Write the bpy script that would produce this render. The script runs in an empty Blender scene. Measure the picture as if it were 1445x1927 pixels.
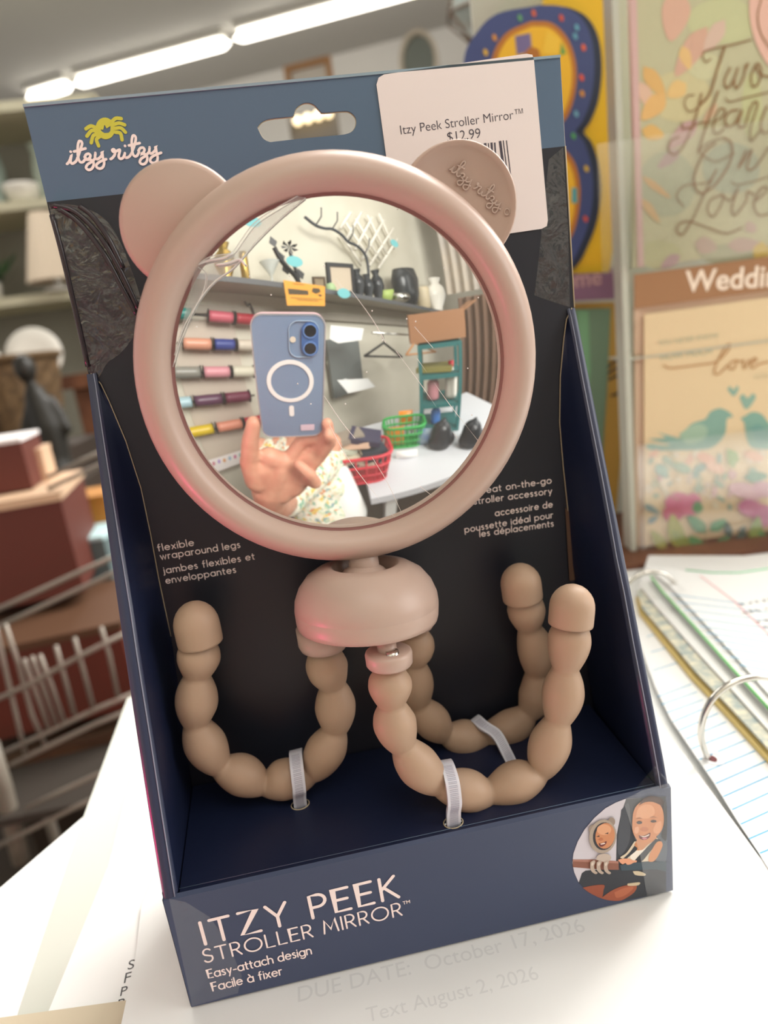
import bpy, bmesh, math, random
from mathutils import Vector, Matrix
random.seed(7)
SC = bpy.context.scene
COL = SC.collection
PI = math.pi
# ---------------------------------------------------------------- camera
CR, CU, CB, CL = [(0.98035,-0.1481,-0.13032),(0.16347,0.24006,0.9569),(-0.11043,-0.95939,0.25956),(-0.01817,-0.15961,0.18136)]
cd = bpy.data.cameras.new('camera')
cam = bpy.data.objects.new('camera', cd); COL.objects.link(cam)
cam.matrix_world = Matrix(((CR[0], CU[0], CB[0], CL[0]), (CR[1], CU[1], CB[1], CL[1]), (CR[2], CU[2], CB[2], CL[2]), (0, 0, 0, 1)))
cd.sensor_fit = 'HORIZONTAL'; cd.sensor_width = 36.0
cd.lens = 36.0 * 1249.44 / 1445.0
cd.clip_start = 0.004; cd.clip_end = 60
cd.dof.use_dof = True; cd.dof.focus_distance = 0.19; cd.dof.aperture_fstop = 12.0
SC.camera = cam
# ---------------------------------------------------------------- world, lights, exposure
W = bpy.data.worlds.new('room_air'); SC.world = W; W.use_nodes = True
W.node_tree.nodes['Background'].inputs[0].default_value = (1.0, 0.95, 0.88, 1)
W.node_tree.nodes['Background'].inputs[1].default_value = 0.58
SC.view_settings.view_transform = 'Standard'; SC.view_settings.look = 'None'
SC.view_settings.gamma = 1.0; SC.view_settings.use_curve_mapping = False
SC.view_settings.exposure = 0.0
def area(name, loc, target, sx, sy, power, color=(1, .97, .92)):
    l = bpy.data.lights.new(name, 'AREA'); l.shape = 'RECTANGLE'; l.size = sx; l.size_y = sy
    l.energy = power; l.color = color
    o = bpy.data.objects.new(name, l); COL.objects.link(o); o.location = loc
    d = Vector(target) - Vector(loc)
    o.rotation_euler = d.to_track_quat('-Z', 'Y').to_euler()
    return o
area('ceiling_panel_light_front', (0.9, 0.9, 1.9), (0.6, 0.5, 0), 1.3, .6, 40)
area('ceiling_panel_light_rear', (0.5, -1.3, 1.95), (0.4, -1.4, 0), 1.8, .8, 12)
area('added_back_wall_fill', (1.5, 1.3, 1.35), (.3, -1.9, -.1), 1.4, 1.0, 105)  # added fill light for the back wall; no window stands here
area('ceiling_panel_light_far', (-1.2, 3.0, 1.95), (-1.2, 2.8, 0), 2.0, .8, 66)
area('storefront_daylight', (2.3, -0.9, 0.9), (0, 0, 0.1), 1.6, 1.6, 38, (1, .98, .95))
# ---------------------------------------------------------------- helpers
def lin(h):
    h = h.lstrip('#'); v = [int(h[i:i+2], 16)/255 for i in (0, 2, 4)]
    return tuple(c/12.92 if c <= .04045 else ((c+.055)/1.055)**2.4 for c in v) + (1,)
MATS = {}
def mat(name, col='#ffffff', rough=.5, metal=0, spec=.5, noise=None, bump=0, scale=40, coat=0, sss=0, emit=None, estr=0, alpha=1, trans=0, ior=1.45):
    if name in MATS: return MATS[name]
    m = bpy.data.materials.new(name); m.use_nodes = True; nt = m.node_tree; b = nt.nodes['Principled BSDF']
    c = lin(col)
    b.inputs['Base Color'].default_value = c; b.inputs['Roughness'].default_value = rough; b.inputs['Metallic'].default_value = metal
    b.inputs['Specular IOR Level'].default_value = spec; b.inputs['Coat Weight'].default_value = coat
    b.inputs['Coat Roughness'].default_value = .1
    b.inputs['Alpha'].default_value = alpha; b.inputs['Transmission Weight'].default_value = trans; b.inputs['IOR'].default_value = ior
    if sss: b.inputs['Subsurface Weight'].default_value = sss; b.inputs['Subsurface Radius'].default_value = (.004, .002, .0015); b.inputs['Subsurface Scale'].default_value = 1
    if emit: b.inputs['Emission Color'].default_value = lin(emit); b.inputs['Emission Strength'].default_value = estr
    if noise or bump:
        tc = nt.nodes.new('ShaderNodeTexCoord'); n = nt.nodes.new('ShaderNodeTexNoise'); n.inputs['Scale'].default_value = scale; n.inputs['Detail'].default_value = 4
        nt.links.new(tc.outputs['Object'], n.inputs['Vector'])
        if noise:
            r = nt.nodes.new('ShaderNodeValToRGB'); r.color_ramp.elements[0].color = c; r.color_ramp.elements[1].color = lin(noise)
            r.color_ramp.elements[0].position = .35; r.color_ramp.elements[1].position = .65
            nt.links.new(n.outputs['Fac'], r.inputs['Fac']); nt.links.new(r.outputs['Color'], b.inputs['Base Color'])
        if bump:
            bp = nt.nodes.new('ShaderNodeBump'); bp.inputs['Strength'].default_value = bump; bp.inputs['Distance'].default_value = .001
            nt.links.new(n.outputs['Fac'], bp.inputs['Height']); nt.links.new(bp.outputs['Normal'], b.inputs['Normal'])
    MATS[name] = m; return m
def flat(col, rough=.55): return mat('print_' + col.strip('#'), col, rough)
def link(o, parent=None):
    COL.objects.link(o)
    if parent: o.parent = parent
    return o
def mesh(name, vs, fs, m, parent=None, smooth=False, loc=None, rot=None):
    me = bpy.data.meshes.new(name); me.from_pydata([tuple(v) for v in vs], [], fs); me.update()
    if m: me.materials.append(m)
    if smooth:
        for p_ in me.polygons: p_.use_smooth = True
    o = bpy.data.objects.new(name, me); link(o, parent)
    if loc is not None: o.location = loc
    if rot is not None: o.rotation_euler = rot
    return o
def frombm(name, bm, m, parent=None, smooth=False, loc=None, rot=None):
    me = bpy.data.meshes.new(name); bm.to_mesh(me); bm.free()
    if m: me.materials.append(m)
    if smooth:
        for p_ in me.polygons: p_.use_smooth = True
    o = bpy.data.objects.new(name, me); link(o, parent)
    if loc is not None: o.location = loc
    if rot is not None: o.rotation_euler = rot
    return o
def bakemod(o):
    dg = bpy.context.evaluated_depsgraph_get(); e = o.evaluated_get(dg); me = bpy.data.meshes.new_from_object(e)
    o.modifiers.clear(); o.data = me; return o
def tag(o, label, cat, group=None):
    o['label'] = label; o['category'] = cat
    if group: o['group'] = group
    return o
def thing(name, label, cat, loc=(0, 0, 0), rz=0, group=None):
    o = bpy.data.objects.new(name, None); COL.objects.link(o); o.location = loc; o.rotation_euler = (0, 0, rz); o.empty_display_size = .02
    return tag(o, label, cat, group)
def structure(o): o['kind'] = 'structure'; return o
def bm_box(bm, c, s, bev=0, rz=0):
    r = bmesh.ops.create_cube(bm, size=1); vs = r['verts']
    for v in vs: v.co = Vector((v.co.x*s[0], v.co.y*s[1], v.co.z*s[2]))
    if bev:
        es = list({e for v in vs for e in v.link_edges}); r2 = bmesh.ops.bevel(bm, geom=es, offset=bev, segments=2, affect='EDGES', profile=.5)
        vs = list({v for f_ in r2['faces'] for v in f_.verts} | {v for v in vs if v.is_valid})
    R_ = Matrix.Rotation(rz, 3, 'Z')
    for v in vs: v.co = R_ @ v.co + Vector(c)
def box(name, c, s, m, parent=None, bev=0, rz=0, rot=None):
    bm = bmesh.new(); bm_box(bm, (0, 0, 0), s, bev)
    return frombm(name, bm, m, parent, False, c, rot if rot else (0, 0, rz))
def lathe(name, prof, m, parent=None, n=32, loc=(0, 0, 0), rot=None, sx=1, sy=1, smooth=True):
    vs = []; fs = []
    for (r, z) in prof:
        for k in range(n):
            a = 2*PI*k/n; vs.append((max(r, 1e-5)*math.cos(a)*sx, max(r, 1e-5)*math.sin(a)*sy, z))
    for i in range(len(prof)-1):
        for k in range(n):
            k2 = (k+1) % n; fs.append((i*n+k, i*n+k2, (i+1)*n+k2, (i+1)*n+k))
    if prof[0][0] < 1e-4: pass
    return mesh(name, vs, fs, m, parent, smooth, loc, rot)
def frames(pts):
    pts = [Vector(q) for q in pts]; T = []
    for i in range(len(pts)):
        a = pts[max(i-1, 0)]; b = pts[min(i+1, len(pts)-1)]; T.append((b-a).normalized())
    up = Vector((0, 0, 1)) if abs(T[0].z) < .9 else Vector((0, 1, 0))
    N = (up - T[0]*up.dot(T[0])).normalized(); out = []
    for i, t in enumerate(T):
        N = (N - t*N.dot(t)).normalized(); out.append((pts[i], t, N, t.cross(N)))
    return out
def tube_data(pts, rad, n=8, cap=True, closed=False):
    fr = frames(pts); vs = []; fs = []
    for i, (q, t, N, B) in enumerate(fr):
        r = rad[i] if isinstance(rad, (list, tuple)) else rad
        for k in range(n):
            a = 2*PI*k/n; vs.append(q + (N*math.cos(a) + B*math.sin(a))*r)
    L = len(fr)
    for i in range(L-1 + (1 if closed else 0)):
        j = (i+1) % L
        for k in range(n): fs.append((i*n+k, i*n+(k+1) % n, j*n+(k+1) % n, j*n+k))
    if cap and not closed:
        fs.append(tuple(range(n-1, -1, -1))); fs.append(tuple((L-1)*n+k for k in range(n)))
    return vs, fs
def tube(name, pts, rad, m, parent=None, n=8, smooth=True, closed=False):
    v, f_ = tube_data(pts, rad, n, True, closed); return mesh(name, v, f_, m, parent, smooth)
def tubes(name, lst, m, parent=None, n=6):
    V = []; F = []
    for pts, r in lst:
        v, f_ = tube_data(pts, r, n); o_ = len(V); V += v; F += [tuple(i+o_ for i in q) for q in f_]
    return mesh(name, V, F, m, parent, True)
def catmull(pts, k=6):
    P = [Vector(q) for q in pts]
    if len(P) < 3: return P
    out = []
    for i in range(len(P)-1):
        p0 = P[i-1] if i else P[0]*2-P[1]; p1 = P[i]; p2 = P[i+1]; p3 = P[i+2] if i+2 < len(P) else P[-1]*2-P[-2]
        for j in range(k):
            t = j/k; out.append(.5*((2*p1) + (p2-p0)*t + (2*p0-5*p1+4*p2-p3)*t*t + (3*p1-p0-3*p2+p3)*t**3))
    out.append(P[-1]); return out
# thin flat pieces in a plane. frame = (origin, ex, ey, n): n faces the viewer
class Pl:
    def __init__(s, o, ex, ey):
        s.o = Vector(o); s.ex = Vector(ex).normalized(); s.ey = Vector(ey).normalized(); s.n = s.ex.cross(s.ey)
    def at(s, u, v, h=0): return s.o + s.ex*u + s.ey*v + s.n*h
    def mat(s, h=0):
        o = s.o + s.n*h
        return Matrix(((s.ex.x, s.ey.x, s.n.x, o.x), (s.ex.y, s.ey.y, s.n.y, o.y), (s.ex.z, s.ey.z, s.n.z, o.z), (0, 0, 0, 1)))
def panel(name, loops, m, pl, h=0, th=.00005, parent=None, smooth_pts=False, keep=False):
    """filled outline(s) with holes, extruded th above height h of plane pl"""
    cu = bpy.data.curves.new(name, 'CURVE'); cu.dimensions = '2D'; cu.fill_mode = 'BOTH'; cu.extrude = th/2
    for lp in loops:
        if smooth_pts: lp = [(q[0], q[1]) for q in catmull([(a[0], a[1], 0) for a in list(lp)+[lp[0]]], 5)][:-1]
        sp = cu.splines.new('POLY'); sp.points.add(len(lp)-1)
        for i, a in enumerate(lp): sp.points[i].co = (a[0], a[1], 0, 1)
        sp.use_cyclic_u = True
    o = bpy.data.objects.new(name, cu); COL.objects.link(o)
    me = bpy.data.meshes.new_from_object(o.evaluated_get(bpy.context.evaluated_depsgraph_get()))
    bpy.data.objects.remove(o); bpy.data.curves.remove(cu)
    me.name = name; me.materials.clear(); me.materials.append(m)
    me.transform(pl.mat(h+th/2)); me.update()
    ob = bpy.data.objects.new(name, me); return link(ob, parent)
def ribbon_data(pl, pts, w, h, caps=True):
    P = [Vector((q[0], q[1])) for q in pts]
    Q = [P[0]]
    for q in P[1:]:
        if (q-Q[-1]).length > 1e-6: Q.append(q)
    P = Q; V = []; F = []
    if len(P) == 1: P.append(P[0]+Vector((1e-5, 0)))
    wl = w if isinstance(w, (list, tuple)) else [w]*len(P)
    if len(wl) != len(P): wl = [wl[0]]*len(P)
    for i, q in enumerate(P):
        a = P[max(i-1, 0)]; b = P[min(i+1, len(P)-1)]; t = (b-a)
        t = t.normalized() if t.length > 0 else Vector((1, 0))
        nn = Vector((-t.y, t.x)); k = 1.0
        if 0 < i < len(P)-1:
            t1 = (P[i]-P[i-1]).normalized(); c = max(.5, abs(nn.dot(Vector((-t1.y, t1.x))))); k = 1/c
        V.append(q + nn*wl[i]/2*k); V.append(q - nn*wl[i]/2*k)
    for i in range(len(P)-1): F.append((2*i+1, 2*i+3, 2*i+2, 2*i))
    if caps:
        for q, ww, d in ((P[0], wl[0], P[0]-P[1]), (P[-1], wl[-1], P[-1]-P[-2])):
            s = len(V); V.append(q); a0 = math.atan2(d.y, d.x)
            for k in range(7):
                a = a0-PI/2+PI*k/6; V.append(q + Vector((math.cos(a), math.sin(a)))*ww/2)
            for k in range(6): F.append((s, s+1+k, s+2+k))
    return [pl.at(v.x, v.y, h+i*1.2e-6) for i, v in enumerate(V)], F
def ribbons(name, pl, strokes, w, m, h=.0001, parent=None, caps=True):
    V = []; F = []; k_st = 0
    for st in strokes:
        ww = w
        if isinstance(st, tuple) and len(st) == 2 and isinstance(st[0], list): st, ww = st
        v, f_ = ribbon_data(pl, st, ww, h+(k_st % 7)*8e-6, caps); k_st += 1; o_ = len(V); V += v; F += [tuple(i+o_ for i in q) for q in f_]
    return mesh(name, V, F, m, parent)
# ------------------------------------------------------------ single-stroke geometric lettering
def arc(cx, cy, rx, ry, a0, a1, n=14): return [(cx+rx*math.cos(math.radians(a0+(a1-a0)*i/n)), cy+ry*math.sin(math.radians(a0+(a1-a0)*i/n))) for i in range(n+1)]
X = .62; R_ = .31
def ring(cx=.31, cy=.31, r=.31): return arc(cx, cy, r, r, 0, 360, 22)
G = {
 'a': (.62, [ring(), [(.62, .62), (.62, 0)]]), 'b': (.62, [ring(), [(0, 1), (0, 0)]]), 'c': (.5, [arc(.31, .31, .31, .31, 48, 312)]),
 'd': (.62, [ring(), [(.62, 1), (.62, 0)]]), 'e': (.6, [[(.0, .33), (.6, .33)] , arc(.31, .31, .3, .31, 3, 318)]),
 'f': (.34, [[(.12, 0), (.12, .8)] + arc(.3, .8, .18, .19, 180, 95, 6), [(0, .6), (.32, .6)]]),
 'g': (.62, [ring(), [(.62, .62), (.62, -.05)] + arc(.34, -.05, .28, .24, 0, -150, 10)]),
 'h': (.52, [[(0, 1), (0, 0)], arc(.26, .36, .26, .26, 180, 0, 10)+[(.52, 0)]]), 'i': (.0, [[(0, .62), (0, 0)], [(0, .85), (0, .86)]]),
 'j': (.02, [[(0, .62), (0, -.1)]+arc(-.14, -.1, .14, .15, 0, -80, 5), [(0, .85), (0, .86)]]),
 'k': (.44, [[(0, 1), (0, 0)], [(.4, .62), (.02, .28)], [(.14, .38), (.44, 0)]]), 'l': (.0, [[(0, 1), (0, 0)]]),
 'm': (.88, [[(0, .62), (0, 0)], arc(.22, .4, .22, .22, 180, 0, 8)+[(.44, 0)], arc(.66, .4, .22, .22, 180, 0, 8)+[(.88, 0)]]),
 'n': (.5, [[(0, .62), (0, 0)], arc(.25, .37, .25, .25, 180, 0, 10)+[(.5, 0)]]), 'o': (.62, [ring()]),
 'p': (.62, [ring(), [(0, .62), (0, -.3)]]), 'q': (.62, [ring(), [(.62, .62), (.62, -.3)]]), 'r': (.28, [[(0, .62), (0, 0)], arc(.22, .38, .22, .23, 180, 75, 6)]),
 's': (.36, [arc(.18, .47, .16, .15, 40, 180, 6)+arc(.18, .16, .17, .16, 90, -140, 9)[0:]]), 't': (.3, [[(.12, .85), (.12, .12)]+arc(.25, .13, .13, .13, 180, 275, 6), [(0, .6), (.3, .6)]]),
 'u': (.5, [[(0, .62), (0, .25)]+arc(.25, .25, .25, .25, 180, 360, 10)+[(.5, .62)], [(.5, .62), (.5, 0)]]), 'v': (.5, [[(0, .62), (.25, 0), (.5, .62)]]),
 'w': (.78, [[(0, .62), (.2, 0), (.39, .6), (.58, 0), (.78, .62)]]), 'x': (.46, [[(0, .62), (.46, 0)], [(.46, .62), (0, 0)]]),
 'y': (.5, [[(0, .62), (.26, .02)], [(.5, .62), (.16, -.3)]]), 'z': (.42, [[(0, .62), (.42, .62), (0, 0), (.42, 0)]]), '-': (.3, [[(0, .3), (.3, .3)]]),
 'I': (0, [[(0, 1), (0, 0)]]), 'T': (.62, [[(0, 1), (.62, 1)], [(.31, 1), (.31, 0)]]), 'Z': (.62, [[(.02, 1), (.6, 1), (0, 0), (.62, 0)]]),
 'Y': (.66, [[(0, 1), (.33, .45), (.66, 1)], [(.33, .45), (.33, 0)]]), 'P': (.5, [[(0, 0), (0, 1), (.25, 1)]+arc(.25, .73, .26, .27, 90, -90, 10)+[(0, .46)]]),
 'E': (.5, [[(.5, 1), (0, 1), (0, 0), (.5, 0)], [(0, .52), (.44, .52)]]), 'K': (.56, [[(0, 1), (0, 0)], [(.5, 1), (.02, .48)], [(.12, .56), (.56, 0)]]),
 'S': (.5, [arc(.26, .75, .23, .25, 35, 200, 9)+[(.1, .58), (.4, .44)]+arc(.25, .27, .25, .27, 35, -155, 9)]), 'R': (.54, [[(0, 0), (0, 1), (.25, 1)]+arc(.25, .73, .25, .27, 90, -90, 10)+[(0, .46)], [(.24, .46), (.54, 0)]]),
 'O': (1.0, [arc(.5, .5, .5, .5, 0, 360, 28)]), 'L': (.46, [[(0, 1), (0, 0), (.46, 0)]]), 'M': (.86, [[(0, 0), (.12, 1), (.43, .25), (.74, 1), (.86, 0)]]),
 'F': (.48, [[(.48, 1), (0, 1), (0, 0)], [(0, .52), (.42, .52)]]), ' ': (.2, []),
}
G['é'] = (.6, G['e'][1]+[[(.26, .76), (.4, .95)]]); G['à'] = (.62, G['a'][1]+[[(.2, .95), (.34, .76)]])
def letters(name, text, pl, p0, p1, size, w, m, h=.00012, parent=None, gap=.24):
    """text fitted from p0 to p1 (u,v of its baseline ends)"""
    tot = sum(G[c][0] for c in text) + gap*(len(text)-1)
    d = Vector((p1[0]-p0[0], p1[1]-p0[1])); L = d.length; ux = d.normalized(); uy = Vector((-ux.y, ux.x)); sx = L/tot
    S = []; x = 0
    for c in text:
        for st in G[c][1]:
            S.append([tuple(Vector(p0) + ux*(x+a[0])*sx + uy*a[1]*size) for a in st])
        x += G[c][0]+gap
    return ribbons(name, pl, S, w, m, h, parent)
def typed(name, text, pl, p0, width, m, h=.0001, parent=None, ang=0, off=0, mirror=False, th=.00002):
    cu = bpy.data.curves.new(name, 'FONT'); cu.body = text; cu.size = 1; cu.offset = off; cu.extrude = .0
    o = bpy.data.objects.new(name, cu); COL.objects.link(o)
    me = bpy.data.meshes.new_from_object(o.evaluated_get(bpy.context.evaluated_depsgraph_get())); bpy.data.objects.remove(o)
    xs = [v.co.x for v in me.vertices]; x0 = min(xs); s = width/(max(xs)-x0)
    c_, s_ = math.cos(ang), math.sin(ang); M_ = pl.mat(h)
    for v in me.vertices:
        x = (v.co.x-x0)*s; y = v.co.y*s
        if mirror: x = width-x
        v.co = M_ @ Vector((p0[0]+x*c_-y*s_, p0[1]+x*s_+y*c_, 0))
    me.materials.clear(); me.materials.append(m); me.name = name
    if mirror: me.flip_normals()
    return link(bpy.data.objects.new(name, me), parent)
def ell(cx, cy, rx, ry, rot=0, n=24):
    r = math.radians(rot); return [(cx+rx*math.cos(a)*math.cos(r)-ry*math.sin(a)*math.sin(r), cy+rx*math.cos(a)*math.sin(r)+ry*math.sin(a)*math.cos(r)) for a in [2*PI*k/n for k in range(n)]]
def remesh(name, caps, m, voxel, parent=None, smooth_it=6, ells=()):
    """one continuous body: tapered capsules (a, b, ra, rb) and ellipsoids (c, r3) fused by voxel remesh"""
    bm = bmesh.new()
    for a, b, ra, rb in caps:
        a = Vector(a); b = Vector(b); d = b-a; L = max(d.length, 1e-4); q = d.to_track_quat('Z', 'Y').to_matrix() if d.length > 1e-6 else Matrix.Identity(3)
        prof = [(ra*math.sin(t*PI/2/5), -ra*math.cos(t*PI/2/5)) for t in range(6)] + [(rb*math.cos(t*PI/2/5), L+rb*math.sin(t*PI/2/5)) for t in range(6)]
        n = 14; rows = []
        for (r, z) in prof: rows.append([bm.verts.new(a + q @ Vector((max(r, 1e-5)*math.cos(2*PI*k/n), max(r, 1e-5)*math.sin(2*PI*k/n), z))) for k in range(n)])
        for i in range(len(rows)-1):
            for k in range(n): bm.faces.new((rows[i][k], rows[i][(k+1) % n], rows[i+1][(k+1) % n], rows[i+1][k]))
        bm.faces.new(rows[0][::-1]); bm.faces.new(rows[-1])
    for e in ells:
        c, r3 = e[0], e[1]; Rm = e[2] if len(e) > 2 else Matrix.Identity(3)
        r = bmesh.ops.create_uvsphere(bm, u_segments=20, v_segments=12, radius=1)
        for v in r['verts']: v.co = Rm @ Vector((v.co.x*r3[0], v.co.y*r3[1], v.co.z*r3[2])) + Vector(c)
    o = frombm(name, bm, m, parent, True)
    rm = o.modifiers.new('r', 'REMESH'); rm.mode = 'VOXEL'; rm.voxel_size = voxel
    sm = o.modifiers.new('s', 'SMOOTH'); sm.factor = .5; sm.iterations = smooth_it
    bakemod(o); o.data.materials.clear(); o.data.materials.append(m)
    for p_ in o.data.polygons: p_.use_smooth = True
    return o
# ================================================================= materials
navy = '#232a3c'
def two_tone(name, top, low, z, rough):
    m = bpy.data.materials.new(name); m.use_nodes = True; nt = m.node_tree; b = nt.nodes['Principled BSDF']
    tc = nt.nodes.new('ShaderNodeTexCoord'); s = nt.nodes.new('ShaderNodeSeparateXYZ'); g = nt.nodes.new('ShaderNodeMath'); g.operation = 'GREATER_THAN'; g.inputs[1].default_value = z
    mx = nt.nodes.new('ShaderNodeMix'); mx.data_type = 'RGBA'; mx.inputs['A'].default_value = lin(low); mx.inputs['B'].default_value = lin(top)
    nt.links.new(tc.outputs['Object'], s.inputs[0]); nt.links.new(s.outputs['Z'], g.inputs[0]); nt.links.new(g.outputs[0], mx.inputs['Factor']); nt.links.new(mx.outputs['Result'], b.inputs['Base Color'])
    b.inputs['Roughness'].default_value = rough; return m
M_back = two_tone('header_print', '#546a83', '#20222c', .2276, .42)
M_box = mat('navy_card', '#18203a', .42, bump=.05, scale=300)
M_front = mat('navy_front_card', '#3d4762', .4)
M_inner = mat('navy_inner_card', '#141b2c', .5)
M_pale = mat('cut_card_edge', '#b9a98c', .8)
M_print = mat('pink_white_print', '#fbece8', .6)
M_tape = bpy.data.materials.new('clear_tape'); M_tape.use_nodes = True
def glassy(m, tr, rough, col=(1, 1, 1, 1), bump=0, scale=60):
    nt = m.node_tree; nt.nodes.clear(); o = nt.nodes.new('ShaderNodeOutputMaterial'); t = nt.nodes.new('ShaderNodeBsdfTransparent'); g = nt.nodes.new('ShaderNodeBsdfGlossy'); x = nt.nodes.new('ShaderNodeMixShader')
    g.inputs['Roughness'].default_value = rough; g.inputs['Color'].default_value = col; x.inputs[0].default_value = tr; t.inputs[0].default_value = (1, 1, 1, 1)
    nt.links.new(t.outputs[0], x.inputs[1]); nt.links.new(g.outputs[0], x.inputs[2]); nt.links.new(x.outputs[0], o.inputs[0])
    if bump:
        tc = nt.nodes.new('ShaderNodeTexCoord'); n = nt.nodes.new('ShaderNodeTexNoise'); n.inputs['Scale'].default_value = scale; n.inputs['Detail'].default_value = 3; n.inputs['Distortion'].default_value = 1.5
        bp = nt.nodes.new('ShaderNodeBump'); bp.inputs['Strength'].default_value = bump; bp.inputs['Distance'].default_value = .002
        nt.links.new(tc.outputs['Object'], n.inputs['Vector']); nt.links.new(n.outputs['Fac'], bp.inputs['Height']); nt.links.new(bp.outputs['Normal'], g.inputs['Normal'])
glassy(M_tape, .045, .12, bump=.3, scale=140)
M_clear = bpy.data.materials.new('clear_acrylic'); M_clear.use_nodes = True; glassy(M_clear, .12, .15)
M_film = bpy.data.materials.new('clear_film'); M_film.use_nodes = True
nt = M_film.node_tree; nt.nodes.clear(); o_ = nt.nodes.new('ShaderNodeOutputMaterial'); t_ = nt.nodes.new('ShaderNodeBsdfTransparent'); g_ = nt.nodes.new('ShaderNodeBsdfPrincipled'); x_ = nt.nodes.new('ShaderNodeMixShader')
g_.inputs['Base Color'].default_value = (.8, .8, .78, 1); g_.inputs['Roughness'].default_value = .25; x_.inputs[0].default_value = .3
nt.links.new(t_.outputs[0], x_.inputs[1]); nt.links.new(g_.outputs[0], x_.inputs[2]); nt.links.new(x_.outputs[0], o_.inputs[0])
M_plastic = mat('rose_beige_plastic', '#bea598', .36, sss=.08)
M_leg = mat('rose_beige_silicone', '#b2967f', .5, sss=.08, bump=.04, scale=500)
M_groove = mat('dark_rose_groove', '#8a5f5a', .5)
M_mirror = mat('silvered_mirror', '#eef0ee', .012, metal=1)
nt = M_mirror.node_tree; pb = nt.nodes['Principled BSDF']; df = nt.nodes.new('ShaderNodeBsdfDiffuse'); df.inputs[0].default_value = (.85, .85, .8, 1); mxs = nt.nodes.new('ShaderNodeMixShader')
tc = nt.nodes.new('ShaderNodeTexCoord'); nz = nt.nodes.new('ShaderNodeTexNoise'); nz.inputs['Scale'].default_value = 26; nz.inputs['Detail'].default_value = 2; mr = nt.nodes.new('ShaderNodeMapRange'); mr.inputs[1].default_value = .35; mr.inputs[2].default_value = .75; mr.inputs[3].default_value = .05; mr.inputs[4].default_value = .13
nt.links.new(tc.outputs['Object'], nz.inputs['Vector']); nt.links.new(nz.outputs['Fac'], mr.inputs[0]); nt.links.new(mr.outputs[0], mxs.inputs[0]); nt.links.new(pb.outputs[0], mxs.inputs[1]); nt.links.new(df.outputs[0], mxs.inputs[2]); nt.links.new(mxs.outputs[0], nt.nodes['Material Output'].inputs[0])
M_tie = mat('frosted_nylon', '#d9d8e2', .35, sss=.2)
M_paper = mat('white_paper', '#e6e6e4', .7, bump=.03, scale=200)
M_white = mat('white_laminate', '#eef0ee', .45, bump=.35, scale=900)
M_chrome = mat('chrome', '#d6d3cc', .18, metal=1)
M_black = mat('black_plastic', '#16161a', .4)
M_wood = mat('brown_wood', '#7c5038', .5, noise='#5b3827', scale=14)
M_wall = mat('cream_wall_paint', '#d3cebf', .8, noise='#cbc6b6', scale=3)
M_wire = mat('grey_wire', '#8d867c', .4, metal=.3)
# ================================================================= room
def wallbox(name, p, q, z0, z1, th, m):
    p = Vector(p); q = Vector(q); d = q-p; c = (p+q)/2
    return structure(box(name, (c.x, c.y, (z0+z1)/2), (d.length, th, z1-z0), m, rz=math.atan2(d.y, d.x)))
structure(box('floor', (.6, .8, -1.17), (9, 13, .04), mat('floor_vinyl', '#4d4238', .5, noise='#443a32', scale=5)))
structure(box('ceiling', (.6, .8, 2.1), (9, 13, .06), mat('ceiling_tile', '#c9c7c2', .8)))
wallbox('wall_front', (-2.9, 6.6), (4.4, 3.6), -1.15, 2.07, .08, mat('far_wall_paint', '#e2e0dd', .8))
wallbox('wall_back', (-1.629, -.681), (4.171, -4.75), -1.15, 2.07, .08, M_wall)
# table: white laminate counter under everything
TZ = -.004
tab = thing('counter_table', 'white laminate counter table under the papers and the boxed mirror', 'table', (.2, .1, -1.15))
poly = [(-.262, -.085), (-.1577, .0736), (.030, .360), (.95, .360), (.95, -.085)]
def prism(name, poly, z0, z1, m, parent=None):
    n = len(poly); vs = [(x, y, z0) for x, y in poly] + [(x, y, z1) for x, y in poly]
    fs = [tuple(range(n-1, -1, -1)), tuple(range(n, 2*n))] + [(i, (i+1) % n, n+(i+1) % n, n+i) for i in range(n)]
    return mesh(name, vs, fs, m, parent)
def keep_at(o, root):  # vertices are written in world space: undo the parent's offset
    o.matrix_parent_inverse = root.matrix_world.inverted() if False else Matrix.Translation(-Vector(root.location)); return o
keep_at(prism('table_top', poly, -.034, TZ, M_white, tab), tab)
keep_at(prism('cabinet', [(.10, .02), (.12, .33), (.93, .33), (.93, .02)], -1.15, -.034, mat('counter_side', '#cfcabd', .6), tab), tab)
# papers ------------------------------------------------------------------
def sheet(name, pts, z, label, cat='paper', m=None, th=.0004, group=None):
    o = prism(name, pts, z, z+th, m or M_paper); tag(o, label, cat, group); return o
folder = sheet('plastic_sleeve', [(-0.1297,0.00359), (-0.13606,0.10623), (-0.13967,0.20712), (-.115, .225), (-.06, .2), (-.07, -.02)], TZ, 'pale grey clear plastic sleeve hanging over the white counter edge', 'sleeve', mat('sleeve_plastic', '#c2c4ba', .3), .0008)
p1 = sheet('paper_sheet', [(-0.12094,0.00605), (-0.11692,0.06975), (-0.12204,0.15706), (-.02, .23), (.06, .02), (-.02, -.06)], TZ+.0009, 'white sheet with printed letters S F P P left of the box')
p3 = sheet('cream_card', [(-0.13593,0.01376), (-0.09639,0.0093), (-0.0959,-0.00487), (-0.13335,2e-05)], TZ+.0014, 'cream card corner at the lower left in front of the sleeve', 'card', mat('cream_card_stock', '#c6baa2', .7), .0005)
p2 = sheet('paper_sheet', [(-0.09583,-0.00263), (-0.09607,0.00786), (-0.09616,0.02022), (-0.09879,0.04424), (-.088, .12), (.105, .12), (.118, .10), (0.11642,0.05867), (0.10901,0.00486), (.13, -.06), (-.05, -.075)], TZ+.0028, 'white sheet directly under the box with faint show-through printing')
PT = Pl((0, 0, 0), (1, 0, 0), (0, 1, 0))
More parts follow.
